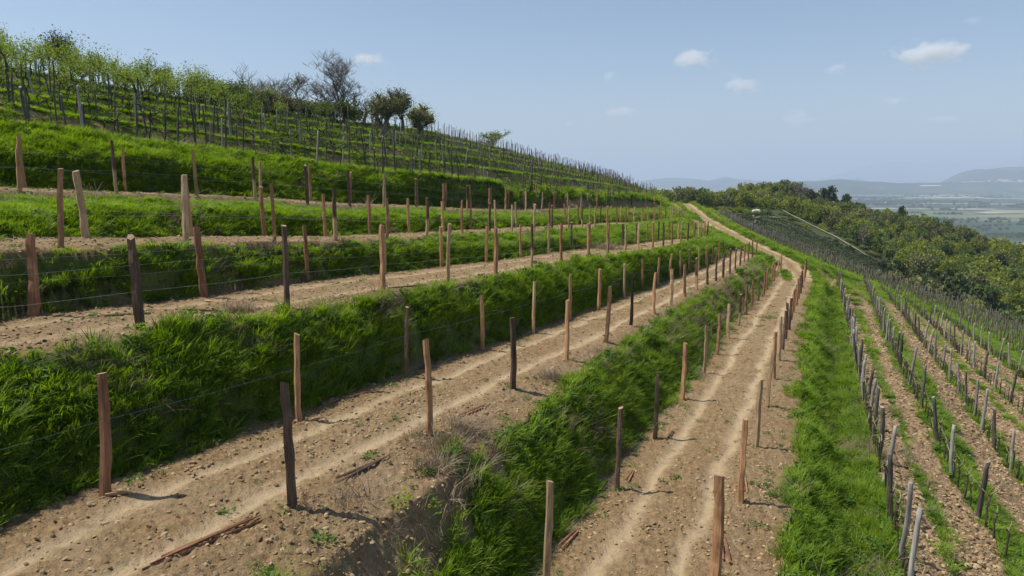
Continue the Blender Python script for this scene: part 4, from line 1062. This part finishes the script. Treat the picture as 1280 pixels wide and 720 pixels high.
ixs = [rng.choice([i for i, n_ in enumerate(names) if n_ == t[4]]) for t in mass]
if mass:
    A = np.array([(t[0], t[1], t[2] - .3) for t in mass]); S = np.array([(t[5], t[5], t[3] / 1.32) for t in mass]); rr_ = np.zeros_like(A); rr_[:, 2] = nr.rand(len(A)) * 6.28
    scatter('far_woodland', A, rr_, S, ixs, [w[1] for w in WT], 'mixed green spring woodland covering the ridge beyond the vineyards', 'woodland')
# undergrowth below the wood edge and on the spur beyond the road
def brush():
    x, y, g = spots(30000, 95, 330, 77, 43.5); r = np.hypot(x, y); z, c, gm, *_ = surf(x, y, False)
    k = (((c < -5.3) & (r > 100)) | ((c > -3.9) & (r > 150) & (c < .6))) & (dist_line(x, y, ROADl2) > 5)
    for P, inc in ((SVP, False),): k &= ~poly_in(x, y, P)
    k &= (g.rand(len(x)) < .55) & (dist_line(x, y, PATH2) > 1.6)
    x, y, z = x[k], y[k], z[k]; n = len(x); s = g.uniform(.6, 1.6, n)
    kk = fbm(x * .03, y * .03, 301, 3); idx = np.where(kk > .1, 1, np.where(kk > -.15, 4, g.randint(6, 11, n)))
    idx = np.where(g.rand(n) < .3, g.randint(3, 10, n), idx)
    scatter('hillside_brush', np.stack([x, y, z - .7 * s], 1), np.stack([0 * s, 0 * s, g.rand(n) * 6.28], 1), np.stack([s * 1.5, s * 1.5, s * 1.3], 1), idx, [w[1] for w in WT], 'low scrub along the edge of the woods', 'scrub')
SVP = PP((870,285,175),(905,268,225),(935,268,240),(975,268,250),(1010,282,235),(1060,308,212),(1130,348,184),(1160,385,168),(1040,352,160),(940,310,165))
brush()

def plain_woods():
    g = np.random.RandomState(91); n = 60000; d = 900 * (9.5) ** g.rand(n); a = g.uniform(.15, .85, n); x = a * d; y = d
    k = (fbm(x * .0016, y * .0045, 401, 3) > .30) | ((abs(fbm(x * .0010, y * .0026, 411, 2)) < .014)); x, y, d = x[k], y[k], d[k]
    k = g.rand(len(x)) < np.minimum(1, 5500. / max(1, len(x))); x, y, d = x[k], y[k], d[k]
    z = surf(x, y, False)[0]; k = z < -150; x, y, z, d = x[k], y[k], z[k], d[k]; n = len(x); s = np.clip(d / 400, 4, 14) * g.uniform(.7, 1.3, n)
    scatter('plain_copses', np.stack([x, y, z - 1], 1), np.stack([0 * s, 0 * s, g.rand(n) * 6.28], 1), np.stack([s * 1.4, s, np.minimum(s, 9)], 1), g.randint(3, 8, n), [w[1] for w in WT], 'dark copses and tree lines on the hazy plain', 'woodland')
plain_woods()

# small terraced vineyard across the dip: low hedge-like vine rows, path round it
def strip(name, P, w, dz, mat, h=0.0):
    b = MB(); L = offset(P, w / 2); Rr = offset(P, -w / 2)
    zl, zr = zmany(L), zmany(Rr)
    for a, q, z1, z2 in zip(L, Rr, zl, zr): b.v += [Vector((a.x, a.y, z1 + dz)), Vector((q.x, q.y, z2 + dz))]
    for i in range(len(P) - 1): b.f.append((2 * i, 2 * i + 1, 2 * i + 3, 2 * i + 2))
    return b.mesh(name, mat)
M['path'] = flat_mat('pale_gravel', (.42, .37, .29), .95, scale=1.5)
for pts in (((930,285,185),(938,276,200),(945,268,222),(940,262,245)), ((925,271,225),(950,269,238),(975,269,246)), ((975,265,262),(1010,280,242),(1060,305,219),(1095,322,204),(1130,343,190),(1160,372,176))):
    tag(link('gravel_path', strip('path', line([W(*a) for a in pts], 40), .75, .45, M['path2'])), kind='structure')
SV0 = line([W(*a) for a in ((880,285,172),(940,306,172),(1040,348,167),(1130,378,166))], 40); SV1 = line([W(*a) for a in ((930,271,236),(975,271,247),(1060,310,210),(1125,347,186))], 40)
M['vrow'] = leaf_mat('vine_row_leaf', [(.03, .045, .02), (.05, .07, .03), (.08, .10, .05)], .2)
for j in range(16):
    t = (j + .5) / 16; P = by_length([a.lerp(b, t) for a, b in zip(SV0, SV1)], 120); zs = zmany(P); pts = [Vector((p.x, p.y, z + .6)) for p, z in zip(P, zs)]
    o = link('vine_row', leaves_at(pts, 9, .17, .24, 400 + j, M['vrow'], 'vine_row'))
    tag(o, 'dark vine row in the small vineyard before the woods, %s from its lower edge' % ordinal(j + 1), 'vine row', 'vine rows of the small vineyard across the dip')
b = MB(); g_ = random.Random(4)
import bmesh as _bm
bm = _bm.new(); _bm.ops.create_icosphere(bm, subdivisions=3, radius=1)
for v in bm.verts:
    n_ = 1 + .25 * (float(vn(np.array([v.co.x * 2 + 5]), np.array([v.co.y * 2 + v.co.z * 3]), 3)[0]) - .5); v.co = Vector((v.co.x * 1.7 * n_, v.co.y * 1.2 * n_, max(-.4, v.co.z * .9 * n_)))
me = bpy.data.meshes.new('rock'); bm.to_mesh(me); bm.free(); p = W(946, 262, 246)
tag(link('pale_rock', me, flat_mat('limestone', (.45, .44, .40), .9, scale=1.2), None, (p.x, p.y, zat(p.x, p.y) + .7)), 'whitish rocky outcrop beside the curved gravel path', 'rock')

# ------------------------------------------------------------------ far hills, town, clouds
def far_hill(name, prof, d, depth, mat, seed, base=-165):
    """a ridge standing on the plain; prof = (px, py of the skyline)"""
    xs = [a[0] for a in prof]; ys = [a[1] for a in prof]; n = 160; m = 36; V = []; F = []
    X = np.linspace(xs[0], xs[-1], n); Yp = np.interp(X, xs, ys)
    for j in range(m):
        t = j / (m - 1) * 2 - 1
        for i in range(n):
            u = (X[i] - 640) / FOC; v = (Yp[i] - 360) / FOC; top = -d * (SP + v * CP) / (CP - v * SP)
            dist = d + t * depth; prof_ = max(0, math.cos(t * math.pi / 2)) ** 1.2
            x = u * dist / CP; y = dist; nz = float(0)
            V.append((x, y, base + (top - base) * prof_))
    V = np.array(V); k = (V[:, 2] - base) / (V[:, 2].max() - base + 1e-6)
    V[:, 2] += np.clip(k * 3, 0, 1) * (V[:, 2].max() - base) * .09 * fbm(V[:, 0] * 5 / depth, V[:, 1] * 5 / depth, seed, 4)
    i = np.arange(m - 1)[:, None]; j = np.arange(n - 1)[None, :]; F = np.stack([i * n + j, i * n + j + 1, (i + 1) * n + j + 1, (i + 1) * n + j], -1).reshape(-1, 4)
    return tag(link(name, mesh_np(name, V, F, mat, True)), kind='structure'), V, F
def hillmat():
    m, nt, b = new_mat('far_hill_cover'); geo = N(nt, 'ShaderNodeNewGeometry'); pos = geo.outputs['Position']
    n1 = noise(nt, pos, .0012, 6, .65); nt.links.new(ramp(nt, n1, [(.35, (.02, .035, .018)), (.55, (.035, .055, .025)), (.62, (.10, .12, .06)), (.7, (.05, .075, .03))]), b.inputs['Base Color']); b.inputs['Roughness'].default_value = 1
    b.inputs['Specular IOR Level'].default_value = .05; return m
HMAT = hillmat()
H1, HV, HF = far_hill('distant_hill', [(1135,236),(1155,232),(1168,225),(1185,217),(1205,212),(1235,210),(1262,209),(1285,208),(1330,204),(1400,207),(1500,215)], 11500, 2600, HMAT, 1)
far_hill('distant_hill', [(780,232),(800,226),(830,222),(850,223),(880,226),(900,221),(915,224),(950,227),(1000,229),(1020,228),(1050,226),(1062,224),(1080,228),(1120,229),(1160,231)], 16000, 3000, HMAT, 2)
H3, HV3, HF3 = far_hill('distant_hill', [(960,228),(1010,226),(1040,224),(1075,227),(1110,229),(1170,228),(1260,228),(1400,226)], 9000, 1500, HMAT, 3)
far_hill('distant_mountain', [(1000,229),(1040,217),(1080,206),(1115,200),(1135,203),(1160,199),(1185,204),(1210,211),(1235,204),(1262,192),(1300,188),(1400,180),(1560,200)], 30000, 5000, HMAT, 4)
# town at the foot of the far hill
hbv = BVHTree.FromPolygons([tuple(v) for v in HV], [tuple(f) for f in HF])
hb3 = BVHTree.FromPolygons([tuple(v) for v in HV3], [tuple(f) for f in HF3])
M['wall'] = flat_mat('white_render', (.80, .77, .72), .9); M['roof'] = flat_mat('roof_tile', (.42, .20, .14), .9)
def house_meshes():
    b = MB(); L_, W_, H_ = 9, 6, 6
    b.v = [Vector(p) for p in ((-L_,-W_,-4),(L_,-W_,-4),(L_,W_,-4),(-L_,W_,-4),(-L_,-W_,H_),(L_,-W_,H_),(L_,W_,H_),(-L_,W_,H_),(-L_,0,H_+3.5),(L_,0,H_+3.5))]
    b.f = [(0,1,5,4),(2,3,7,6),(1,2,6,9,5),(3,0,4,8,7)]
    r = MB(); e = .8; r.v = [Vector(p) for p in ((-L_-e,-W_-e,H_-.4),(L_+e,-W_-e,H_-.4),(L_+e,0,H_+3.8),(-L_-e,0,H_+3.8),(-L_-e,W_+e,H_-.4),(L_+e,W_+e,H_-.4))]; r.v += [v - Vector((0, 0, .3)) for v in r.v]
    r.f = [(0,1,2,3),(3,2,5,4),(6,9,8,7),(9,10,11,8),(0,6,7,1),(4,5,11,10),(0,3,9,6),(3,4,10,9),(1,7,8,2),(2,8,11,5)]
    return b.mesh('wall', M['wall']), r.mesh('roof', M['roof'])
wm, rm = house_meshes(); hg = random.Random(9); made = 0
for i in range(400):
    u_ = hg.random(); px = 1192 + 100 * u_ ** .8; py = 230.5 - 4.5 * min(1, (px - 1192) / 60) * hg.random() + hg.uniform(-1.5, 2.2)
    dr = W(px, py, 1.0).normalized(); h = hbv.ray_cast(Vector((0, 0, 0)), dr)
    if h[0] is None: continue
    o = bpy.data.objects.new('house', None); C.objects.link(o); o.location = h[0]; o.rotation_euler = (0, 0, hg.uniform(0, 3.14)); s = hg.uniform(1.2, 2.8); o.scale = (s, s, s)
    tag(o, 'tiny white house in the far town under the hill', 'house', 'houses of the far town'); link('wall', wm, None, o); link('roof', rm, None, o); made += 1
    if made >= 130: break
def long_shed(px0, px1, py, d, label, hh=9, dy=0):
    a = W(px0, py, d); c = W(px1, py + dy, d); mid = (a + c) / 2; L = (c - a).length / 2
    h = hb3.ray_cast(Vector((0, 0, 0)), mid.normalized())
    if h[0] is not None: mid = h[0].copy()
    o = bpy.data.objects.new('long_shed', None); C.objects.link(o); o.location = mid; o.rotation_euler = (0, 0, math.atan2(c.y - a.y, c.x - a.x)); tag(o, label, 'shed')
    w_, r_ = MB(), MB(); D_ = 14
    w_.v = [Vector(p) for p in ((-L,-D_,-12),(L,-D_,-12),(L,D_,-12),(-L,D_,-12),(-L,-D_,hh),(L,-D_,hh),(L,D_,hh),(-L,D_,hh))]; w_.f = [(0,1,5,4),(1,2,6,5),(2,3,7,6),(3,0,4,7)]
    r_.v = [Vector(p) for p in ((-L-2,-D_-2,hh),(L+2,-D_-2,hh),(L+2,0,hh+5),(-L-2,0,hh+5),(-L-2,D_+2,hh),(L+2,D_+2,hh))]; r_.f = [(0,1,2,3),(3,2,5,4),(0,3,4),(1,5,2),(0,4,5,1)]
    link('wall', w_.mesh('wall', M['wall']), None, o); link('roof', r_.mesh('roof', M['wall']), None, o)
long_shed(1149, 1177, 232.6, 7400, 'long low white shed on the far plain left of the town', 4)
pth = [W(1184,243.5,7300), W(1210,245.6,6400), W(1240,248,5700)]
pp_ = [Vector((q.x, q.y, -159)) for q in line(pth, 20)]
b = MB(); L1, L2 = offset(pp_, 30), offset(pp_, -30)
for q, w in zip(L1, L2): b.v += [q + Vector((0, 0, 4)), w + Vector((0, 0, 4))]
for i in range(19): b.f.append((2 * i, 2 * i + 1, 2 * i + 3, 2 * i + 2))
tag(link('gravel_road', b.mesh('road', M['path'])), kind='structure')

# clouds: soft bodies of vapour high above the plain
def cloud(px, py, wpx, hpx, dens, label, d=9000, seed=0):
    dens *= 2.6 if dens > .003 else 4.0
    c = W(px, py, d); rx = wpx / FOC * d / 2 * 1.35; rz = hpx / FOC * d / 2 * 1.5; m = bpy.data.materials.new('cloud'); m.use_nodes = True; nt = m.node_tree; nt.nodes.clear()
    out = N(nt, 'ShaderNodeOutputMaterial'); pv = N(nt, 'ShaderNodeVolumePrincipled'); tc = N(nt, 'ShaderNodeTexCoord'); ln = N(nt, 'ShaderNodeVectorMath', operation='LENGTH')
    nt.links.new(tc.outputs['Object'], ln.inputs[0]); ad = N(nt, 'ShaderNodeVectorMath', operation='ADD'); nt.links.new(tc.outputs['Object'], ad.inputs[0]); ad.inputs[1].default_value = (seed * 3.1, seed, 0)
    n1 = noise(nt, ad.outputs[0], 1.7, 4, .6, (rx / rz * .55, 1, 1)); f = mathn(nt, 'SUBTRACT', mathn(nt, 'ADD', mathn(nt, 'MULTIPLY', n1, 2.0), -.62), ln.outputs['Value'])
    mr = N(nt, 'ShaderNodeMapRange'); mr.inputs[1].default_value = -.25; mr.inputs[2].default_value = .45; mr.inputs[3].default_value = 0; mr.inputs[4].default_value = dens; nt.links.new(f, mr.inputs[0])
    nt.links.new(mr.outputs[0], pv.inputs['Density']); pv.inputs['Color'].default_value = (.97, .97, .97, 1); nt.links.new(pv.outputs[0], out.inputs['Volume'])
    import bmesh
    bm = bmesh.new(); bmesh.ops.create_icosphere(bm, subdivisions=3, radius=1); me = bpy.data.meshes.new('cloud'); bm.to_mesh(me); bm.free(); me.materials.append(m)
    o = link('cloud', me, None, None, c); o.scale = (rx, rx * .6, rz); tag(o, label, 'cloud', 'small clouds over the plain'); m.cycles.volume_step_rate = 1.0
for i, (px, py, w_, h_, dn, lb) in enumerate(((1162, 66, 96, 30, .0045, 'largest flat white cloud, high above the wooded ridge'), (868, 74, 60, 24, .0045, 'compact white cloud right of the picture\'s middle'), (458, 75, 56, 16, .003, 'low white cloud just right of the tall bare tree'),
        (926, 108, 56, 22, .0014, 'faint ragged cloud below the compact white one'), (1044, 86, 36, 13, .0016, 'small faint cloud left of the largest cloud'), (762, 95, 18, 13, .0022, 'tiny round cloud left of the compact white cloud'),
        (776, 140, 56, 14, .0011, 'faint long cloud low above the hill\'s end'), (1118, 127, 34, 14, .0011, 'faint small cloud below the largest cloud'), (1000, 148, 56, 20, .0008, 'very faint cloud over the wooded ridge'), (1180, 149, 56, 10, .0008, 'thin faint streak of cloud above the far hill'), (1215, 26, 30, 12, .0008, 'faint scrap of cloud near the top right corner'), (712, 155, 20, 9, .001, 'smallest faint cloud above the skyline stakes'))):
    cloud(px, py, w_, h_, dn, lb, 14000 if py > 90 else 9000, i)

# ------------------------------------------------------------------ light, sky, air
SUN_EL = R(59); SUN = Vector((-1, .10, 0)).normalized() * math.cos(SUN_EL) + Vector((0, 0, math.sin(SUN_EL)))
sl = bpy.data.lights.new('sun', 'SUN'); sl.energy = 4.9; sl.angle = R(.55); sl.color = (1.0, .93, .80)
so = bpy.data.objects.new('sun', sl); C.objects.link(so); so.location = (-40, 0, 60); so.rotation_euler = SUN.to_track_quat('Z', 'Y').to_euler()
wd = bpy.data.worlds.new('World'); sc.world = wd; wd.use_nodes = True; nt = wd.node_tree
sky = nt.nodes.new('ShaderNodeTexSky'); sky.sky_type = 'NISHITA'; sky.sun_disc = False
sky.sun_elevation = SUN_EL; sky.sun_rotation = math.atan2(SUN.x, SUN.y); sky.altitude = 200; sky.air_density = 1.0; sky.dust_density = 1.2; sky.ozone_density = 1.4
nt.links.new(sky.outputs[0], nt.nodes['Background'].inputs[0]); nt.nodes['Background'].inputs[1].default_value = .104
sc.view_settings.view_transform = 'Standard'; sc.view_settings.look = 'None'; sc.view_settings.exposure = 0.30; sc.view_settings.gamma = 1
sc.cycles.use_denoising = True; sc.cycles.max_bounces = 6; sc.cycles.diffuse_bounces = 3; sc.cycles.glossy_bounces = 2; sc.cycles.transmission_bounces = 3; sc.cycles.transparent_max_bounces = 8
sc.cycles.volume_bounces = 3; sc.cycles.sample_clamp_indirect = 4
HAZE = 1.05e-4
hb = MB(); X0, X1, Y0, Y1, Z0, Z1 = -46000, 46000, -46000, 46000, -400, 900
hb.v = [Vector(p) for p in ((X0,Y0,Z0),(X1,Y0,Z0),(X1,Y1,Z0),(X0,Y1,Z0),(X0,Y0,Z1),(X1,Y0,Z1),(X1,Y1,Z1),(X0,Y1,Z1))]
hb.f = [(3,2,1,0),(4,5,6,7),(0,1,5,4),(1,2,6,5),(2,3,7,6),(3,0,4,7)]
hm = bpy.data.materials.new('haze'); hm.use_nodes = True; hn = hm.node_tree; hn.nodes.clear()
ho = hn.nodes.new('ShaderNodeOutputMaterial'); pv = hn.nodes.new('ShaderNodeVolumePrincipled'); pv.inputs['Density'].default_value = HAZE; pv.inputs['Color'].default_value = (.60, .72, .93, 1); pv.inputs['Anisotropy'].default_value = .0
hn.links.new(pv.outputs[0], ho.inputs['Volume'])
tag(link('haze', hb.mesh('haze', hm)), kind='stuff')
